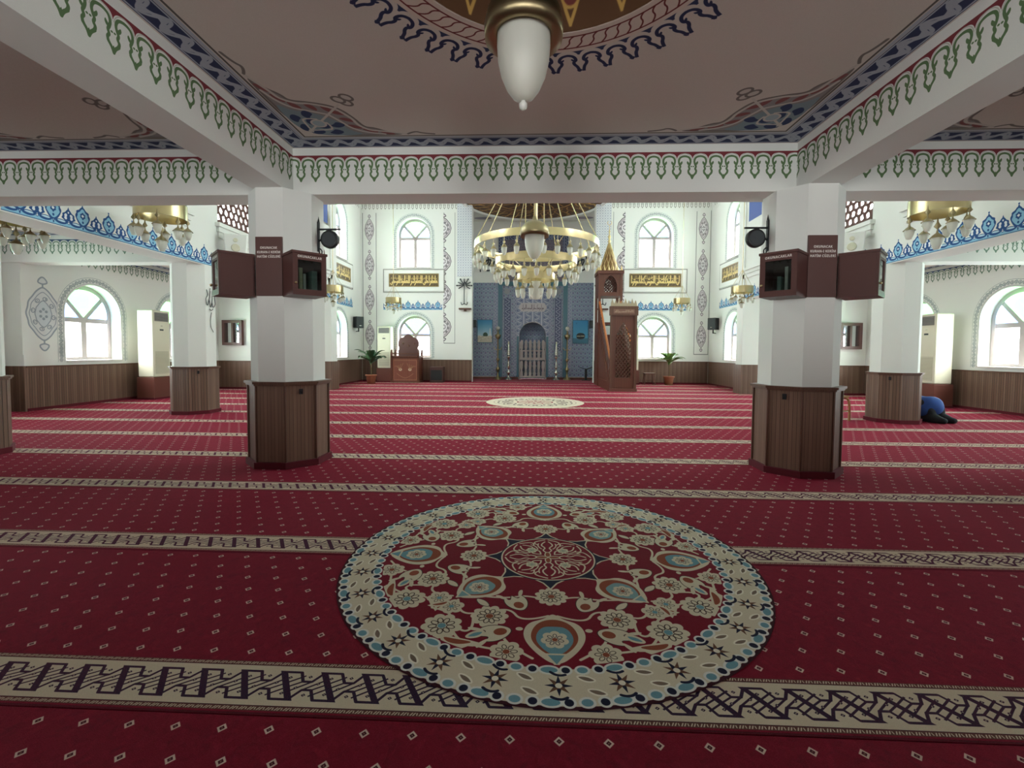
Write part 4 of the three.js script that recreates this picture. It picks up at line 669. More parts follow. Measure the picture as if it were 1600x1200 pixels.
for (const s of [-1, 1]) { const t = thing('column_speaker', s < 0 ? 'small black loudspeaker by the mosque poster' : 'small black loudspeaker by the cube shrine poster', 'loudspeaker', [s * 2.74, 2.58, -21.62]); mesh('body', rbox(0.2, 0.34, 0.2, 0.015), M.black, t); mesh('grille', rbox(0.17, 0.3, 0.02, 0.005, 0, 0, 0.1), M.grille, t); mesh('bracket', bx(-0.03, 0.03, -0.03, 0.03, -0.18, -0.1), M.iron, t); }

// ------------------------------------------------------------------ lamps
M.finial = std({ color: '#f2f2ee', roughness: 0.1, transmission: 0.4, thickness: 0, clearcoat: 1 });
const jarG = lathe([[0.001, 0], [0.03, 0.003], [0.055, 0.02], [0.086, 0.062], [0.116, 0.13], [0.132, 0.2], [0.138, 0.28], [0.137, 0.36], [0.125, 0.4]], 32);
const jarCap = lathe([[0.14, 0.33], [0.2, 0.31], [0.205, 0.37], [0.19, 0.44], [0.15, 0.48], [0.1, 0.52], [0.04, 0.54], [0.02, 0.6], [0.001, 0.6]], 32);
function jarLamp(x, z, hang, label) {
  const t = thing('jar_lamp', label, 'hanging lamp', [x, 2.6, z]);
  mesh('glass_shade', jarG, M.frost, t); mesh('cap', jarCap, M.bronze, t); mesh('rim', flat(new THREE.TorusGeometry(0.137, 0.006, 6, 40).rotateX(Math.PI / 2).translate(0, 0.385, 0)), M.brass, t);
  mesh('finial', lathe([[0.001, -0.042], [0.018, -0.036], [0.024, -0.016], [0.012, -0.002], [0.016, 0.008]], 12), M.finial, t);
  for (let k = 0; k < 3; k++) { const a = k * TAU / 3 + 0.5; mesh('rod', bar([Math.cos(a) * 0.15, 0.48, Math.sin(a) * 0.15], [Math.cos(a) * 0.1, hang - 2.6, Math.sin(a) * 0.1], 0.008), M.brass, t); }
}
jarLamp(-0.13, -2.47, 5.04, 'large frosted glass jar lamp hanging under the dark painted dome');
jarLamp(-0.04, -6.6, 9.6, 'smaller looking jar lamp hanging in front of the tiered chandelier');
const band = (r, h) => lathe([[r, 0], [r, h], [r - 0.012, h], [r - 0.012, 0], [r, 0]], 64);
const dropGlass = lathe([[0.001, 0], [0.02, 0.005], [0.035, 0.04], [0.042, 0.1], [0.04, 0.12]], 12), dropCap = join(lathe([[0.05, 0.115], [0.03, 0.15], [0.008, 0.18], [0.02, 0.2], [0.004, 0.22], [0.004, 0.28], [0.001, 0.28]], 12));
{
  const t = thing('chandelier', 'large three-tiered brass ring chandelier with glass drops', 'chandelier', [0.04, 0, -11.9]);
  for (const [r, y, n] of [[1.57, 3.88, 32], [1.03, 3.48, 22], [0.48, 3.1, 12]]) {
    const g = band(r, 0.17); g.translate(0, y, 0); mesh('ring', g, M.brass, t);
    for (let k = 0; k < n; k++) { const a = (k + 0.5) / n * TAU, o = mesh('drop_glass', dropGlass, M.frost, t); o.scale.setScalar(1.5); o.position.set(Math.cos(a) * (r - 0.006), y - 0.42, Math.sin(a) * (r - 0.006)); mesh('drop_cap', dropCap, M.bronze, o); }
  }
  for (let k = 0; k < 8; k++) { const a = (k + 0.5) / 8 * TAU; mesh('suspension_rod', bar([Math.cos(a) * 1.56, 4.05, Math.sin(a) * 1.56], [Math.cos(a) * 0.06, 6.9, Math.sin(a) * 0.06], 0.012), M.brass, t); if (k % 2) { mesh('link_rod', bar([Math.cos(a) * 1.56, 3.9, Math.sin(a) * 1.56], [Math.cos(a) * 1.02, 3.64, Math.sin(a) * 1.02], 0.01), M.brass, t); mesh('link_rod', bar([Math.cos(a) * 1.02, 3.5, Math.sin(a) * 1.02], [Math.cos(a) * 0.47, 3.26, Math.sin(a) * 0.47], 0.01), M.brass, t); } }
  mesh('stem', bar([0, 2.95, 0], [0, 9.6, 0], 0.025, 10), M.brass, t); mesh('hub', lathe([[0.02, 6.6], [0.14, 6.8], [0.1, 7.0], [0.02, 7.1]]), M.bronze, t);
  for (let k = 0; k < 3; k++) mesh('spoke', bar([Math.cos(k * TAU / 3) * 0.48, 3.2, Math.sin(k * TAU / 3) * 0.48], [0, 3.25, 0], 0.01), M.brass, t);
  const j = lathe([[0.001, 2.62], [0.09, 2.64], [0.15, 2.74], [0.165, 2.9], [0.16, 3.05], [0.12, 3.08]], 24); mesh('bowl', j, M.frost, t);
}
const cupG = lathe([[0.001, 0], [0.03, 0.004], [0.05, 0.06], [0.062, 0.12], [0.055, 0.135]], 16), cupCap = lathe([[0.075, 0.128], [0.042, 0.165], [0.012, 0.19], [0.005, 0.23], [0.034, 0.262], [0.01, 0.31], [0.005, 0.36], [0.001, 0.36]], 14);
function ringLamp(x, z, top, label, s = 1, y = 2.88) {
  const t = thing('ring_lamp', label, 'hanging lamp', [x, y, z]); t.scale.setScalar(s);
  const g = band(0.34, 0.22); g.translate(0, 0.42, 0); mesh('ring', g, M.brass, t);
  for (let k = 0; k < 8; k++) { const a = (k + 0.3) / 8 * TAU, o = mesh('cup', cupG, M.frost, t); o.position.set(Math.cos(a) * 0.335, 0.08 + (k % 2) * 0.05, Math.sin(a) * 0.335); mesh('cup_cap', cupCap, M.bronze, o); }
  const c = mesh('cup', cupG, M.frost, t); c.scale.setScalar(1.25); c.position.y = -0.08; mesh('cup_cap', cupCap, M.bronze, c); mesh('stem', bar([0, 0.5, 0], [0, (top - y) / s - 0.01, 0], 0.01), M.brass, t);
  for (let k = 0; k < 4; k++) { const a = k * TAU / 4; mesh('chain', bar([Math.cos(a) * 0.33, 0.63, Math.sin(a) * 0.33], [0, Math.min(1.2, (top - y) / s - 0.02), 0], 0.006), M.brass, t); mesh('spoke', bar([Math.cos(a) * 0.33, 0.55, Math.sin(a) * 0.33], [0, 0.55, 0], 0.006), M.brass, t); }
}
ringLamp(-5.78, -7.0, 9.6, 'brass ring lamp with glass cups against the left blue frieze'); ringLamp(5.72, -6.95, 9.6, 'brass ring lamp with glass cups against the right blue frieze');
ringLamp(-8.35, -7.2, 3.55, 'brass ring lamp with glass cups at the left edge of the picture');
ringLamp(-5.3, -17.5, 9.6, 'far ring lamp hanging before the upper left window', 0.86, 2.75); ringLamp(5.5, -17.5, 9.6, 'far ring lamp hanging before the upper right window', 0.86, 2.75);
ringLamp(-5.95, -13.6, 9.6, 'ring lamp half hidden behind the left front pillar', 0.86, 2.65); ringLamp(5.95, -13.6, 9.6, 'ring lamp half hidden behind the right front pillar', 0.86, 2.65);

// ------------------------------------------------------------------ book cupboards, sign boards and clocks on the front pillars
const textPlane = (lines, w, h, bg, sizes) => std({ map: ctex(canvas(512, Math.round(512 * h / w), (x, W2, H2) => { x.fillStyle = '#e6e0da'; x.textAlign = 'center'; lines.forEach(([t, y, s]) => { x.font = 'bold ' + s + 'px sans-serif'; x.fillText(t, W2 / 2, y, W2 * 0.92); }); }, bg), 1, 1, false), roughness: 0.5 });
M.signText = textPlane([['OKUNACAK', 150, 62], ['KURAN-I KERİM', 234, 62], ['HATİM CÜZLERİ', 318, 62]], 0.32, 0.28, '#5b3a36'); M.cupText = textPlane([['OKUNACAKLAR', 58, 62]], 0.28, 0.045, '#5b3a36');
function cupboard(px, face, label, books) {
  const t = thing('book_cupboard', label, 'cupboard', [px, 1.87, -5.3], face * Math.PI / 4), w = 0.17, d0 = 0.385, d1 = 0.7, h = 0.45;
  mesh('carcass', join(bx(-w, w, 0, 0.02, d0, d1), bx(-w - 0.01, w + 0.01, h - 0.025, h, d0, d1 + 0.03), bx(-w, -w + 0.02, 0.02, h - 0.025, d0, d1), bx(w - 0.02, w, 0.02, h - 0.025, d0, d1), bx(-w, w, 0.02, h - 0.025, d0, d0 + 0.015)), M.cabinet, t);
  const fr = rectS(-w, w, 0, h - 0.027); fr.holes.push(rectHole(-w + 0.05, w - 0.05, 0.06, h - 0.09)); const dr = mesh('door', extr(fr, 0.02, d1 + 0.001), M.cabinet, t);
  mesh('pane', plane(0.24, 0.3, 0, 0.21, d1 + 0.01), M.cupGlass, dr); mesh('knob', flat(new THREE.SphereGeometry(0.014, 10, 8).translate(-w + 0.025, 0.12, d1 + 0.034)), M.brass, dr);
  mesh('lettering', plane(0.28, 0.045, 0, h - 0.058, d1 + 0.0225), M.cupText, dr);
  if (books) books.forEach(([u, hh, ww, m, l], i) => { const b = thing('booklet', l, 'book', [px, 1.891, -5.3], face * Math.PI / 4); mesh('pages', bx(u, u + ww, 0, hh, 0.5, 0.66), M.ivory, b); mesh('cover', join(bx(u - 0.003, u, 0, hh + 0.006, 0.495, 0.666), bx(u + ww, u + ww + 0.003, 0, hh + 0.006, 0.495, 0.666), bx(u - 0.003, u + ww + 0.003, 0, hh + 0.006, 0.66, 0.666)), m, b); });
}
const bkA = std({ color: '#d8cfa8', roughness: 0.6 }), bkB = std({ color: '#7d8f86', roughness: 0.6 }), bkC = std({ color: '#e6e2d6', roughness: 0.6 });
cupboard(-2.9, -1, 'brown cupboard on the outer side of the left pillar, seen from its plain side');
cupboard(-2.9, 1, 'glass-fronted brown cupboard on the inner side of the left pillar', [[-0.09, 0.26, 0.03, bkA, 'cream booklet in the left pillar cupboard'], [-0.045, 0.2, 0.02, bkC, 'white booklet in the left pillar cupboard'], [0.04, 0.24, 0.05, bkB, 'grey-green book in the left pillar cupboard']]);
cupboard(2.9, -1, 'glass-fronted brown cupboard on the inner side of the right pillar', [[-0.02, 0.18, 0.03, bkB, 'grey-green booklet in the right pillar cupboard'], [0.05, 0.27, 0.025, bkC, 'white booklet in the right pillar cupboard']]);
cupboard(2.9, 1, 'brown cupboard on the outer side of the right pillar, seen from its plain side');
for (const s of [-1, 1]) {
  const t = thing('sign_board', s < 0 ? 'tall brown lettered board on the left front pillar' : 'tall brown lettered board on the right front pillar', 'sign', [s * 2.9, 1.88, -4.936]); mesh('board', box(0.29, 0.63, 0.02, 0, 0.315, 0.011), M.cabinet, t); mesh('lettering', plane(0.285, 0.25, 0, 0.46, 0.0225), M.signText, t);
  const c = thing('bracket_clock', s < 0 ? 'round dark clock on a scrolled bracket of the left pillar' : 'round dark clock on a scrolled bracket of the right pillar', 'clock', [s * 2.538, 2.57, -5.3], s < 0 ? 0 : Math.PI);
  mesh('wall_plate', bx(0.002, 0.016, -0.14, 0.2, -0.02, 0.02), M.iron, c); mesh('arm', bar([0.01, 0.115, 0], [0.26, 0.115, 0], 0.011, 8), M.iron, c); mesh('brace', tube([[0.012, -0.02, 0], [0.06, 0.02, 0], [0.11, 0.1, 0]], 0.01, 12), M.iron, c); mesh('scroll', tube([[0.012, -0.14, 0], [0.035, -0.18, 0], [0.045, -0.13, 0], [0.02, -0.1, 0]], 0.007, 14), M.iron, c); mesh('spike', cyl(0.012, 0.001, 0.06, 8, 0.01, 0.2, 0), M.iron, c);
  const body = lathe([[0.001, -0.035], [0.085, -0.035], [0.102, -0.022], [0.102, 0.022], [0.085, 0.035], [0.001, 0.035]], 32); body.rotateX(Math.PI / 2); body.translate(0.14, 0, 0); mesh('case', body, M.black, c); for (const k of [-1, 1]) { const f = flat(new THREE.CylinderGeometry(0.076, 0.076, 0.004, 32).rotateX(Math.PI / 2).translate(0.14, 0, k * 0.037)); mesh('face', f, M.grille, c); }
  mesh('hanger', bar([0.14, 0.1, 0], [0.14, 0.115, 0], 0.012, 8), M.iron, c);
}
// small coat hooks on the panelling
for (const [x, z, f] of [[-2.9, -5.3, 1], [2.9, -5.3, -1], [-6.98, -9.25, 1], [6.95, -9.25, -1]]) { const a = f * Math.PI / 4, k = thing('coat_hook', x < -5 ? 'small metal hook on the left rear pillar' : x < 0 ? 'small metal hook on the left front pillar' : x < 5 ? 'small metal hook on the right front pillar' : 'small metal hook on the right rear pillar', 'hook', [x + Math.sin(a) * 0.402, 0.84, z + Math.cos(a) * 0.402], a); mesh('plate', bx(-0.02, 0.02, -0.03, 0.03, 0, 0.006), M.iron, k); mesh('prong', tube([[0, 0, 0.005], [0, -0.02, 0.03], [0, 0.012, 0.045]], 0.005, 8), M.iron, k); }
// word calligraphy in wire on the rear pillars
for (const s of [-1, 1]) { const t = thing('wire_calligraphy', s < 0 ? 'thin black calligraphy with a trailing stroke on the left rear pillar' : 'thin black calligraphy with a trailing stroke on the right rear pillar', 'calligraphy', [s * 6.6, 2.3, -9.25], s < 0 ? Math.PI / 2 : -Math.PI / 2);
  mesh('word', join(ribbon([[0.13, 0.32], [0.1, 0.1], [0.11, -0.1], [0.05, -0.14], [0.02, -0.02]], 0.007), ribbon([[0.04, 0.2], [0.02, -0.05], [-0.02, -0.14], [-0.06, 0.0]], 0.007), ribbon([[-0.02, 0.24], [-0.06, 0], [-0.12, -0.12], [-0.15, 0.02], [-0.1, 0.1], [-0.13, 0.2]], 0.007), ribbon([[0.0, 0.28], [0.03, 0.34], [0.06, 0.28]], 0.005), ribbon([[-0.06, -0.18], [0.0, -0.21], [0.05, -0.17]], 0.006)), M.iron, t); mesh('tail', ribbon([[0.0, -0.25], [-0.03, -0.4], [-0.02, -0.55], [0.05, -0.65]], 0.006), M.iron, t); }

// ------------------------------------------------------------------ loudspeakers
function wallSpeaker(w, u, label) { const t = thing('loudspeaker', label, 'loudspeaker'); put(t, w, u, 2.43, 0.2); t.rotation.y += w.ry > 0 ? -0.7 : 0.7; mesh('body', rbox(0.34, 0.46, 0.26, 0.02), M.black, t); mesh('grille', rbox(0.3, 0.42, 0.02, 0.005, 0, 0, 0.13), M.grille, t); mesh('badge', bx(-0.04, 0.04, -0.15, -0.13, 0.14, 0.144), M.silver, t); mesh('bracket', join(bar([0, -0.23, 0], [0, -0.38, 0], 0.025), bar([0, -0.36, 0], [0, -0.36, -0.2], 0.02)), M.iron, t); }
wallSpeaker(W.recL, 18.55, 'black loudspeaker on the left recess wall'); wallSpeaker(W.recR, -18.5, 'black loudspeaker on the right recess wall');
for (const s of [-1, 1]) { const t = thing('gallery_speaker', s < 0 ? 'white tapered loudspeaker over the left rear pillar' : 'white tapered loudspeaker over the right rear pillar', 'loudspeaker', [s * 6.3, 3.48, -9.62], s < 0 ? 0.5 : -0.5); const q = new THREE.Shape(); q.moveTo(-0.17, -0.21); q.lineTo(0.17, -0.21); q.lineTo(0.2, 0.21); q.lineTo(-0.2, 0.21); q.closePath(); mesh('cabinet', extr(q, 0.2, -0.12, 0.02), M.white, t); const c = cyl(0.09, 0.07, 0.03, 24); c.rotateX(Math.PI / 2); mesh('woofer', c.translate(0, -0.06, 0.09), M.ivory, t); const c2 = cyl(0.045, 0.04, 0.03, 20); c2.rotateX(Math.PI / 2); mesh('tweeter', c2.translate(0, 0.1, 0.09), M.ivory, t); mesh('bracket', bar([0, 0, -0.12], [s * 0.1, 0, -0.27], 0.02), M.white, t); }

// ------------------------------------------------------------------ air conditioners on brown pedestals
function airCon(x, z, ry, label, plabel) {
  const p = thing('pedestal', plabel, 'pedestal', [x, 0, z], ry); mesh('box', rbox(0.62, 0.53, 0.46, 0.01, 0, 0.305, 0), M.redwood, p); mesh('foot', bx(-0.33, 0.33, 0, 0.045, -0.24, 0.25), M.skirt, p);
  const t = thing('air_conditioner', label, 'air conditioner', [x, 0.575, z], ry);
  mesh('body', rbox(0.56, 1.72, 0.42, 0.03, 0, 0.86, 0), M.ivory, t); mesh('top_grille', bx(-0.22, 0.22, 1.44, 1.66, 0.2, 0.212), M.slot, t);
  for (let k = 0; k < 7; k++) { const o = mesh('louvre', box(0.44, 0.008, 0.03), M.upvc, t); o.position.set(0, 1.46 + k * 0.03, 0.214); o.rotation.x = 0.5; }
  mesh('intake', bx(-0.22, 0.22, 0.08, 0.66, 0.2, 0.211), std({ color: '#b5b19c', roughness: 0.6 }), t); for (let k = 0; k < 16; k++) { const o = mesh('intake_slat', box(0.44, 0.014, 0.012), M.ivory, t); o.position.set(0, 0.1 + k * 0.036, 0.214); }
  mesh('display', rbox(0.12, 0.04, 0.006, 0.002, 0, 1.22, 0.212), M.grille, t); mesh('badge', bx(-0.03, 0.03, 1.32, 1.33, 0.21, 0.214), M.silver, t);
}
airCon(-9.92, -11.75, Math.PI / 2, 'cream tower air conditioner between the left side windows', 'red-brown pedestal under the left tower air conditioner'); airCon(9.95, -11.95, -Math.PI / 2, 'cream tower air conditioner between the right side windows', 'red-brown pedestal under the right tower air conditioner');
airCon(-6.13, -19.12, 0, 'far cream tower air conditioner behind the left potted plant', 'red-brown pedestal beside the left potted plant'); airCon(3.98, -19.05, 0, 'tower air conditioner mostly hidden behind the pulpit door', 'red-brown pedestal beside the pulpit door');

// ------------------------------------------------------------------ framed mirrors on the end walls of the aisles
for (const s of [-1, 1]) { const t = thing('wall_mirror', s < 0 ? 'small framed mirror on the end wall of the left aisle' : 'small framed mirror on the end wall of the right aisle', 'mirror', [s * 9.87, 1.85, -14.95]); const f = rectS(-0.33, 0.33, -0.41, 0.41); f.holes.push(rectHole(-0.24, 0.24, -0.32, 0.32)); mesh('frame', extr(f, 0.12, 0.0), M.cabinet, t); mesh('glass', bx(-0.24, 0.24, -0.32, 0.32, 0.0, 0.03), std({ color: '#d5dadb', metalness: 1, roughness: 0.04 }), t); mesh('divider', bx(-0.03, 0.03, -0.32, 0.32, 0.03, 0.1), M.cabinet, t); }

// ------------------------------------------------------------------ pulpit
{
  const t = thing('pulpit', 'carved wooden pulpit with stair, lattice door and tall spire', 'pulpit', [2.96, 0, -15.35]);
  const P = (n, g, m = M.mahogany) => mesh(n, g, m, t), w = 0.43;
  // door frame
  for (const s of [-1, 1]) P('door_post', bx(s < 0 ? -w : w - 0.07, s < 0 ? -w + 0.07 : w, 0, 2.8, -0.12, 0), M.trimWood);
  P('lintel', bx(-w - 0.03, w + 0.03, 2.5, 2.8, -0.13, 0.02), M.trimWood); P('inscription', bx(-0.34, 0.34, 2.56, 2.7, 0.02, 0.03), std({ map: ctex(canvas(512, 100, (x) => script(x, 'la alh ala allh mHmd rswl allh', 30, 482, 66, 50, '#c0a890', 0.09), '#7a5648'), 1 / 0.68, 1 / 0.14), roughness: 0.5 }));
  const leafS = rectS(-0.36, 0.36, 0.05, 2.5); leafS.holes.push((() => { const p = new THREE.Path(); p.moveTo(-0.25, 0.45); p.lineTo(0.25, 0.45); p.lineTo(0.25, 1.85); p.lineTo(0.12, 2.1); p.lineTo(0, 2.28); p.lineTo(-0.12, 2.1); p.lineTo(-0.25, 1.85); p.closePath(); return p; })());
  const leaf0 = P('door_leaf', extr(leafS, 0.04, -0.09), M.mahogany), bars = []; const inside = (x, y) => Math.abs(x) <= 0.255 && y >= 0.44 && y <= 1.85 + 0.43 * (1 - Math.abs(x) / 0.25) * (Math.abs(x) < 0.25 ? 1 : 0) + 0.001;
  for (const s of [-1, 1]) for (let c = -1.2; c < 4; c += 0.14) { let a = null, b = null; for (let x = -0.25; x <= 0.2501; x += 0.01) { const y = c + s * x * 1.25 + 0.3; if (inside(x, y)) { if (!a) a = [x, y, -0.07 + s * 0.008]; b = [x, y, -0.07 + s * 0.008]; } } if (a && b && Math.hypot(a[0] - b[0], a[1] - b[1]) > 0.04) bars.push(bar(a, b, 0.015, 4)); }
  mesh('lattice', join(bars), M.trimWood, leaf0);
  const crest = new THREE.Shape(); crest.moveTo(-w, 0); crest.lineTo(w, 0); for (let k = 0; k < 8; k++) { const x = w - (k + 0.5) * 2 * w / 8; crest.lineTo(x + 0.04, 0.08 + 0.05 * (k % 2)); crest.quadraticCurveTo(x + 0.03, 0.14, x, 0.2 + 0.06 * (k % 2)); crest.quadraticCurveTo(x - 0.03, 0.14, x - 0.04, 0.08 + 0.05 * (k % 2)); } crest.closePath(); const cr = P('crest', extr(crest, 0.03, -0.07), std({ color: '#a99a80', roughness: 0.5 })); cr.position.y = 2.8;
  // stair with side panels
  for (let k = 0; k < 9; k++) P('step', bx(-w + 0.06, w - 0.06, 0, 0.2 + k * 0.22, -0.52 - k * 0.27, -0.22 - k * 0.27), M.redwood);
  for (const s of [-1, 1]) {
    const q = new THREE.Shape(); q.moveTo(0.1, 0); q.lineTo(3.55, 0); q.lineTo(3.55, 2.45); q.lineTo(2.7, 2.45); q.lineTo(0.1, 0.32); q.closePath(); const g = extr(q, 0.05); g.rotateY(Math.PI / 2); g.translate(s < 0 ? -w : w - 0.05, 0, 0); P('side_panel', g);
    const bal = new THREE.Shape(); bal.moveTo(0.1, 0.35); bal.lineTo(2.7, 2.48); bal.lineTo(2.7, 3.2); bal.lineTo(0.1, 1.02); bal.closePath(); const hp = new THREE.Path(); hp.moveTo(0.25, 0.56); hp.lineTo(2.6, 2.5); hp.lineTo(2.6, 3.0); hp.lineTo(0.25, 1.04); hp.closePath(); bal.holes.push(hp); const bg = extr(bal, 0.03); bg.rotateY(Math.PI / 2); bg.translate(s < 0 ? -w + 0.01 : w - 0.04, 0, 0); P('balustrade', bg);
    P('handrail', bar([s * (w - 0.025), 1.06, -0.1], [s * (w - 0.025), 3.24, -2.7], 0.04, 8), std({ color: '#b4693a', roughness: 0.35 }));
    const lt = []; for (let k = 0; k < 16; k++) { const z = -0.3 - k * 0.145, y = 0.56 + (k * 0.145) * 0.826; lt.push(bar([s * (w - 0.025), y, z], [s * (w - 0.025), y + 0.5, z - 0.04], 0.012, 4)); } P('balusters', join(lt), M.lattice);
    P('panel_moulding', join(bar([s * w, 0.3, -0.5], [s * w, 0.3, -3.3], 0.015, 4), bar([s * w, 2.1, -3.3], [s * w, 0.3, -3.3], 0.015, 4), bar([s * w, 2.1, -3.3], [s * w, 2.1, -2.6], 0.015, 4), bar([s * w, 0.45, -0.5], [s * w, 2.1, -2.6], 0.015, 4)), M.trimWood);
  }
  // tower
  const zt = [-2.7, -3.55], tw = 0.46; for (const sx of [-1, 1]) for (const z of zt) P('tower_post', box(0.09, 4.4, 0.09, sx * (tw - 0.045), 2.2, z), M.mahogany);
  P('platform', bx(-tw + 0.09, tw - 0.09, 2.35, 2.45, -3.5, -2.75), M.redwood); P('cornice', bx(-tw - 0.04, tw + 0.04, 4.3, 4.42, -3.64, -2.61)); P('cornice', bx(-tw, tw, 3.45, 3.52, -3.6, -2.66));
  for (const z of [-2.7, -3.55]) { const s = rectS(-0.37, 0.37, 3.52, 4.3), p = new THREE.Path(); p.moveTo(-0.24, 3.6); p.lineTo(0.24, 3.6); p.lineTo(0.24, 3.9); p.quadraticCurveTo(0.2, 4.12, 0, 4.24); p.quadraticCurveTo(-0.2, 4.12, -0.24, 3.9); p.closePath(); s.holes.push(p); const pn = P('tower_panel', extr(s, 0.03, z), M.mahogany), b = []; for (const k of [-1, 1]) for (let c = -0.6; c <= 0.6; c += 0.11) { const x0 = Math.max(-0.24, c - 0.3), x1 = Math.min(0.24, c + 0.3); const y = (x) => 3.9 + k * (x - c) * 1.1; const cl = (v) => Math.min(4.2, Math.max(3.6, v)); if (x1 > x0 + 0.05) { const A = [x0, y(x0)], B = [x1, y(x1)]; b.push(bar([A[0], cl(A[1]), z + 0.015], [B[0], cl(B[1]), z + 0.015], 0.012, 4)); } } mesh('lattice', join(b), M.lattice, pn); }
  for (const sx of [-1, 1]) P('tower_side', bx(sx < 0 ? -tw : tw - 0.03, sx < 0 ? -tw + 0.03 : tw, 3.52, 4.3, -3.5, -2.75), M.mahogany);
  for (const sx of [-1, 1]) P('tower_skirt', bx(sx < 0 ? -tw : tw - 0.03, sx < 0 ? -tw + 0.03 : tw, 0, 2.45, -3.5, -2.75), M.mahogany);
  const tc = P('tower_crest', join(...[0, 1, 2, 3, 4, 5].map((k) => cyl(0.05, 0.005, 0.2, 6, -tw + 0.06 + k * 0.16, 4.42, -2.66)), ...[0, 1, 2, 3, 4].map((k) => cyl(0.05, 0.005, 0.2, 6, -tw + 0.02, 4.42, -2.8 - k * 0.18))), M.gilt);
  const cone = [], N = 12; for (let k = 0; k < N; k++) for (const s of [-1, 1]) { const pts = []; for (let i = 0; i <= 6; i++) { const f = i / 6, a = k / N * TAU + s * f * 1.1, r = 0.4 * (1 - f) + 0.03 * f; pts.push([Math.cos(a) * r, 4.42 + f * 1.15, -3.12 + Math.sin(a) * r]); } cone.push(tube(pts, 0.012, 8, 4)); }
  P('spire_lattice', join(cone), M.gilt); P('spire_core', lathe([[0.36, 4.42], [0.02, 5.55], [0.001, 5.55]], 12).translate(0, 0, -3.12), std({ color: '#8d6a3f', roughness: 0.5 }));
  P('finial', lathe([[0.02, 5.55], [0.07, 5.62], [0.03, 5.7], [0.06, 5.8], [0.02, 5.9], [0.035, 6.0], [0.012, 6.1], [0.01, 6.25], [0.001, 6.26]], 12).translate(0, 0, -3.12), M.gilt); P('crescent', flat(new THREE.TorusGeometry(0.08, 0.012, 6, 20, 5).rotateZ(2.2)).translate(0, 6.34, -3.12), M.gilt);
  P('base_moulding', join(bx(-w - 0.02, w + 0.02, 0, 0.1, -0.14, 0.03)), M.redwood);
}
// ------------------------------------------------------------------ preaching seat
{
  const t = thing('preaching_seat', 'carved reddish preaching seat below the left front window', 'seat', [-5.18, 0, -18.95]);
  const carve = std({ map: ctex(canvas(512, 512, (x) => { x.drawImage(woodC, 0, 0); x.globalAlpha = 0.55; x.fillStyle = '#8a3a2c'; x.fillRect(0, 0, 512, 512); x.globalAlpha = 1; x.lineCap = 'round'; x.strokeStyle = '#c08a6a'; x.lineWidth = 6; x.strokeRect(30, 40, 452, 440); for (const s of [-1, 1]) { flower(x, 256 + s * 95, 250, 34, 8, '#e0c8b0', '#a86', '#864'); for (let k = 0; k < 5; k++) curve(x, [[256 + s * 95, 250], [256 + s * (60 + k * 40), 160 - k * 8], [256 + s * (40 + k * 40), 110 + k * 20]], '#b98968', 6); curve(x, [[256, 440], [256 + s * 90, 420], [256 + s * 160, 340]], '#b98968', 7); } }), 1, 1, false), roughness: 0.45 });
  const fr = mesh('front_panel', plane(1.06, 0.92, 0, 0.52, 0.301), carve, t); mesh('body', bx(-0.55, 0.55, 0.04, 1.02, -0.3, 0.3), M.mahogany, t);
  for (const s of [-1, 1]) for (const z of [-0.3, 0.3]) { mesh('post', box(0.08, 1.24, 0.08, s * 0.55, 0.62, z), M.mahogany, t); mesh('finial', lathe([[0.03, 1.24], [0.045, 1.28], [0.02, 1.34], [0.001, 1.36]], 10).translate(s * 0.55, 0, z), M.mahogany, t); }
  mesh('rail', join(bx(-0.58, 0.58, 1.02, 1.08, -0.33, 0.34), bx(-0.51, 0.51, 1.16, 1.2, 0.28, 0.32)), M.mahogany, t); mesh('step', bx(-0.6, 0.6, 0, 0.06, -0.34, 0.36), M.redwood, t);
  const b = new THREE.Shape(); b.moveTo(-0.42, 1.08); b.lineTo(0.42, 1.08); b.lineTo(0.42, 1.3); b.quadraticCurveTo(0.34, 1.4, 0.42, 1.5); b.quadraticCurveTo(0.46, 1.8, 0.2, 1.86); b.quadraticCurveTo(0.08, 1.98, 0, 1.98); b.quadraticCurveTo(-0.08, 1.98, -0.2, 1.86); b.quadraticCurveTo(-0.46, 1.8, -0.42, 1.5); b.quadraticCurveTo(-0.34, 1.4, -0.42, 1.3); b.closePath(); mesh('backrest', extr(b, 0.06, -0.3, 0.01), M.cabinet, t);
  for (const s of [-1, 0, 1]) { const r = cyl(0.05, 0.04, 0.02, 12); r.rotateX(Math.PI / 2); mesh('rosette', r.translate(s * 0.24, s ? 1.6 : 1.5, -0.22), M.trimWood, t); }
  const k = thing('low_cabinet', 'low dark cabinet right of the preaching seat', 'cabinet', [-3.95, 0, -19.1]); mesh('body', rbox(0.56, 0.62, 0.4, 0.01, 0, 0.33, 0), M.cabinetDark, k); mesh('door', rbox(0.46, 0.42, 0.02, 0.005, 0, 0.3, 0.205), M.black, k); mesh('foot', bx(-0.26, 0.26, 0, 0.03, -0.18, 0.18), M.black, k);
}
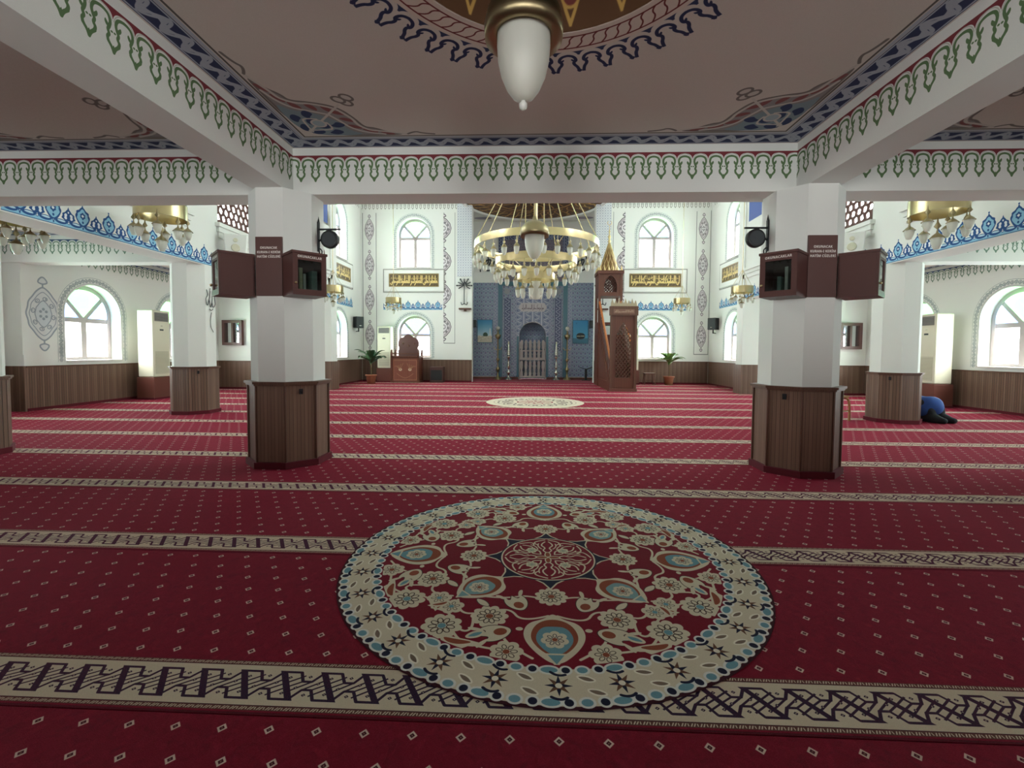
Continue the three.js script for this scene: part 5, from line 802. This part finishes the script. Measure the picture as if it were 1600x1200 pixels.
// ------------------------------------------------------------------ plants, stool, chair
const leafGeo = (() => { const P = [], I = [], n = 8; for (let i = 0; i <= n; i++) { const f = i / n, w = 0.085 * Math.sin(Math.PI * Math.min(1, f * 0.92 + 0.08)) ** 0.8, y = Math.sin(f * 1.7) * 0.3, z = f * 0.42; P.push(-w, y + w * 0.4, z, 0, y, z, w, y + w * 0.4, z); if (i < n) { const a = i * 3; I.push(a, a + 1, a + 3, a + 1, a + 4, a + 3, a + 1, a + 2, a + 4, a + 2, a + 5, a + 4); } } const g = new THREE.BufferGeometry(); g.setAttribute('position', new THREE.Float32BufferAttribute(P, 3)); g.setIndex(I); g.computeVertexNormals(); return g; })();
function plant(x, z, h, s, tone, label) {
  const t = thing('potted_plant', label, 'plant', [x, 0, z]);
  mesh('pot', lathe([[0.001, 0.0], [0.15, 0.0], [0.19, 0.28], [0.22, 0.3], [0.22, 0.35], [0.19, 0.35], [0.18, 0.3], [0.001, 0.29]], 24), std({ color: '#8a5138', roughness: 0.8 }), t); mesh('soil', cyl(0.17, 0.17, 0.02, 16, 0, 0.29), std({ color: '#2e231c', roughness: 1 }), t);
  mesh('stem', tube([[0, 0.3, 0], [0.02, 0.5, 0.01], [0, h, 0]], 0.016, 12), std({ color: '#6a5a3c', roughness: 0.8 }), t);
  const m = [0, 1].map((k) => std({ color: tone[k], roughness: 0.45, side: THREE.DoubleSide, transmission: 0.25, thickness: 0 }));
  for (let k = 0; k < 26; k++) { const o = mesh('leaf', leafGeo, m[k % 2], t); o.position.set(0, h - 0.16 + (k % 13) * 0.02, 0); o.rotation.set(-0.25 + 0.9 * ((k * 7) % 13) / 13, k * 2.4, 0, 'YXZ'); o.scale.setScalar(s * (0.85 + rnd() * 0.4)); }
}
plant(-6.32, -17.9, 0.9, 1.15, ['#38553a', '#4a6b44'], 'leafy potted plant in the left front corner'); plant(5.45, -18.75, 0.95, 1.0, ['#6a8a4a', '#86a45e'], 'pale leafy potted plant under the right front window');
{ const t = thing('wooden_stool', 'small dark wooden stool left of the right potted plant', 'stool', [4.68, 0, -18.8]); mesh('seat', rbox(0.44, 0.05, 0.34, 0.012, 0, 0.45, 0), M.trimWood, t); for (const sx of [-1, 1]) for (const sz of [-1, 1]) mesh('leg', bar([sx * 0.17, 0.43, sz * 0.12], [sx * 0.21, 0.0, sz * 0.15], 0.018, 8), M.trimWood, t); mesh('stretcher', bar([-0.19, 0.2, 0.13], [0.19, 0.2, 0.13], 0.012), M.trimWood, t); }
{ const t = thing('wooden_stool', 'low wooden stool mostly hidden behind the right front pillar', 'stool', [5.83, 0, -9.3], -1.2), m = std({ color: '#a9764a', roughness: 0.45 }); mesh('seat', rbox(0.4, 0.04, 0.4, 0.012, 0, 0.47, 0), m, t); for (const sx of [-1, 1]) for (const sz of [-1, 1]) mesh('leg', tube([[sx * 0.2, 0, sz * 0.21], [sx * 0.2, 0.3, sz * 0.2], [sx * 0.19, 0.42, sz * 0.17], [sx * 0.17, 0.455, sz * 0.1]], 0.021, 14, 8), m, t); for (const sx of [-1, 1]) mesh('stretcher', bar([sx * 0.2, 0.2, 0.2], [sx * 0.2, 0.2, -0.2], 0.013), m, t); }

// ------------------------------------------------------------------ the kneeling person
function blobMesh(bones, k, res, ext, centre) {
  const mc = new MarchingCubes(res, undefined, false, false, 120000); mc.isolation = 0; const n = mc.size, hf = mc.halfsize, f = mc.field;
  const B = bones.map(([a, b, ra, rb]) => ({ a: V(...a), d: V(...b).sub(V(...a)), l: V(...b).distanceToSquared(V(...a)), ra, rb })), p = V(), q = V();
  for (let z = 0; z < n; z++) for (let y = 0; y < n; y++) for (let x = 0; x < n; x++) {
    p.set((x - hf) / hf * ext + centre[0], (y - hf) / hf * ext + centre[1], (z - hf) / hf * ext + centre[2]); let s = 0;
    for (const b of B) { q.copy(p).sub(b.a); const t = b.l ? Math.min(1, Math.max(0, q.dot(b.d) / b.l)) : 0; const dd = q.addScaledVector(b.d, -t).length() - (b.ra + (b.rb - b.ra) * t); s += Math.exp(-dd * k); }
    f[x + y * n + z * n * n] = Math.log(Math.max(s, 1e-30)) / k;
  }
  mc.update(); const c = mc.count, P = mc.positionArray.slice(0, c * 3); for (let i = 0; i < c * 3; i += 3) for (let j = 0; j < 3; j++) P[i + j] = P[i + j] * ext + centre[j];
  const g = new THREE.BufferGeometry(); g.setAttribute('position', new THREE.BufferAttribute(P, 3)); g.setAttribute('normal', new THREE.BufferAttribute(mc.normalArray.slice(0, c * 3), 3)); return g;
}
{
  const t = thing('person', 'person in blue top and dark trousers bowed low beside the right rear pillar', 'person', [7.66, 0, -9.4], 0.2); t.scale.setScalar(1.1);
  const spine = [[0, 0.3, 0.1], [0, 0.3, -0.12], [0, 0.24, -0.34], [0, 0.19, -0.5], [0, 0.13, -0.64]], sk = [], pants = [], shirt = [];
  sk.push([spine[3], spine[4], 0.05, 0.05], [[0, 0.12, -0.62], [0, 0.11, -0.76], 0.088, 0.08], [[0, 0.07, -0.72], [0, 0.045, -0.7], 0.05, 0.03], [spine[0], spine[3], 0.09, 0.09]);
  for (const s of [-1, 1]) {
    const hip = [s * 0.09, 0.27, 0.08], knee = [s * 0.12, 0.09, -0.16], ank = [s * 0.1, 0.06, 0.27], toe = [s * 0.1, 0.035, 0.42], sh = [s * 0.17, 0.2, -0.5], el = [s * 0.28, 0.09, -0.4], wr = [s * 0.22, 0.045, -0.62];
    sk.push([hip, knee, 0.07, 0.055], [knee, ank, 0.05, 0.035], [ank, toe, 0.035, 0.026], [sh, el, 0.042, 0.036], [el, wr, 0.034, 0.026], [wr, [s * 0.2, 0.025, -0.7], 0.03, 0.026]);
    for (let k = 0; k < 4; k++) sk.push([[s * 0.2 + (k - 1.5) * 0.02, 0.022, -0.7], [s * 0.195 + (k - 1.5) * 0.024, 0.014, -0.765 - (k === 1 || k === 2 ? 0.012 : 0)], 0.0105, 0.009]);
    sk.push([[s * 0.18, 0.024, -0.67], [s * 0.135, 0.016, -0.71], 0.012, 0.01]);
    pants.push([hip, knee, 0.1, 0.08], [knee, ank, 0.082, 0.075], [hip, [s * 0.09, 0.2, 0.16], 0.12, 0.1], [ank, [s * 0.1, 0.05, 0.42], 0.066, 0.048]); shirt.push([sh, el, 0.066, 0.056], [el, wr, 0.052, 0.042]);
  }
  shirt.push([[-0.05, 0.3, 0.12], [-0.06, 0.29, -0.12], 0.125, 0.12], [[0.05, 0.3, 0.12], [0.06, 0.29, -0.12], 0.125, 0.12], [spine[1], spine[2], 0.13, 0.125], [spine[2], spine[3], 0.125, 0.09], [[-0.15, 0.2, -0.48], [0.15, 0.2, -0.48], 0.075, 0.075], [[0, 0.24, 0.18], [0, 0.3, 0.1], 0.11, 0.11], [[-0.1, 0.2, 0.1], [-0.1, 0.2, -0.1], 0.135, 0.12], [[0.1, 0.2, 0.1], [0.1, 0.2, -0.1], 0.135, 0.12]);
  mesh('body', blobMesh(sk, 60, 110, 0.85, [0, 0.32, -0.16]), std({ color: '#b98a70', roughness: 0.6 }), t);
  mesh('shirt', blobMesh(shirt, 45, 90, 0.75, [0, 0.32, -0.2]), std({ color: '#2c4f96', roughness: 0.85 }), t); mesh('trousers', blobMesh(pants, 45, 90, 0.7, [0, 0.28, 0.1]), std({ color: '#24262c', roughness: 0.9 }), t);
  mesh('hair', blobMesh([[[0, 0.14, -0.66], [0, 0.135, -0.75], 0.086, 0.07]], 60, 48, 0.3, [0, 0.14, -0.7]), std({ color: '#2a221d', roughness: 0.8 }), t);
}

renderer.render(scene, camera);
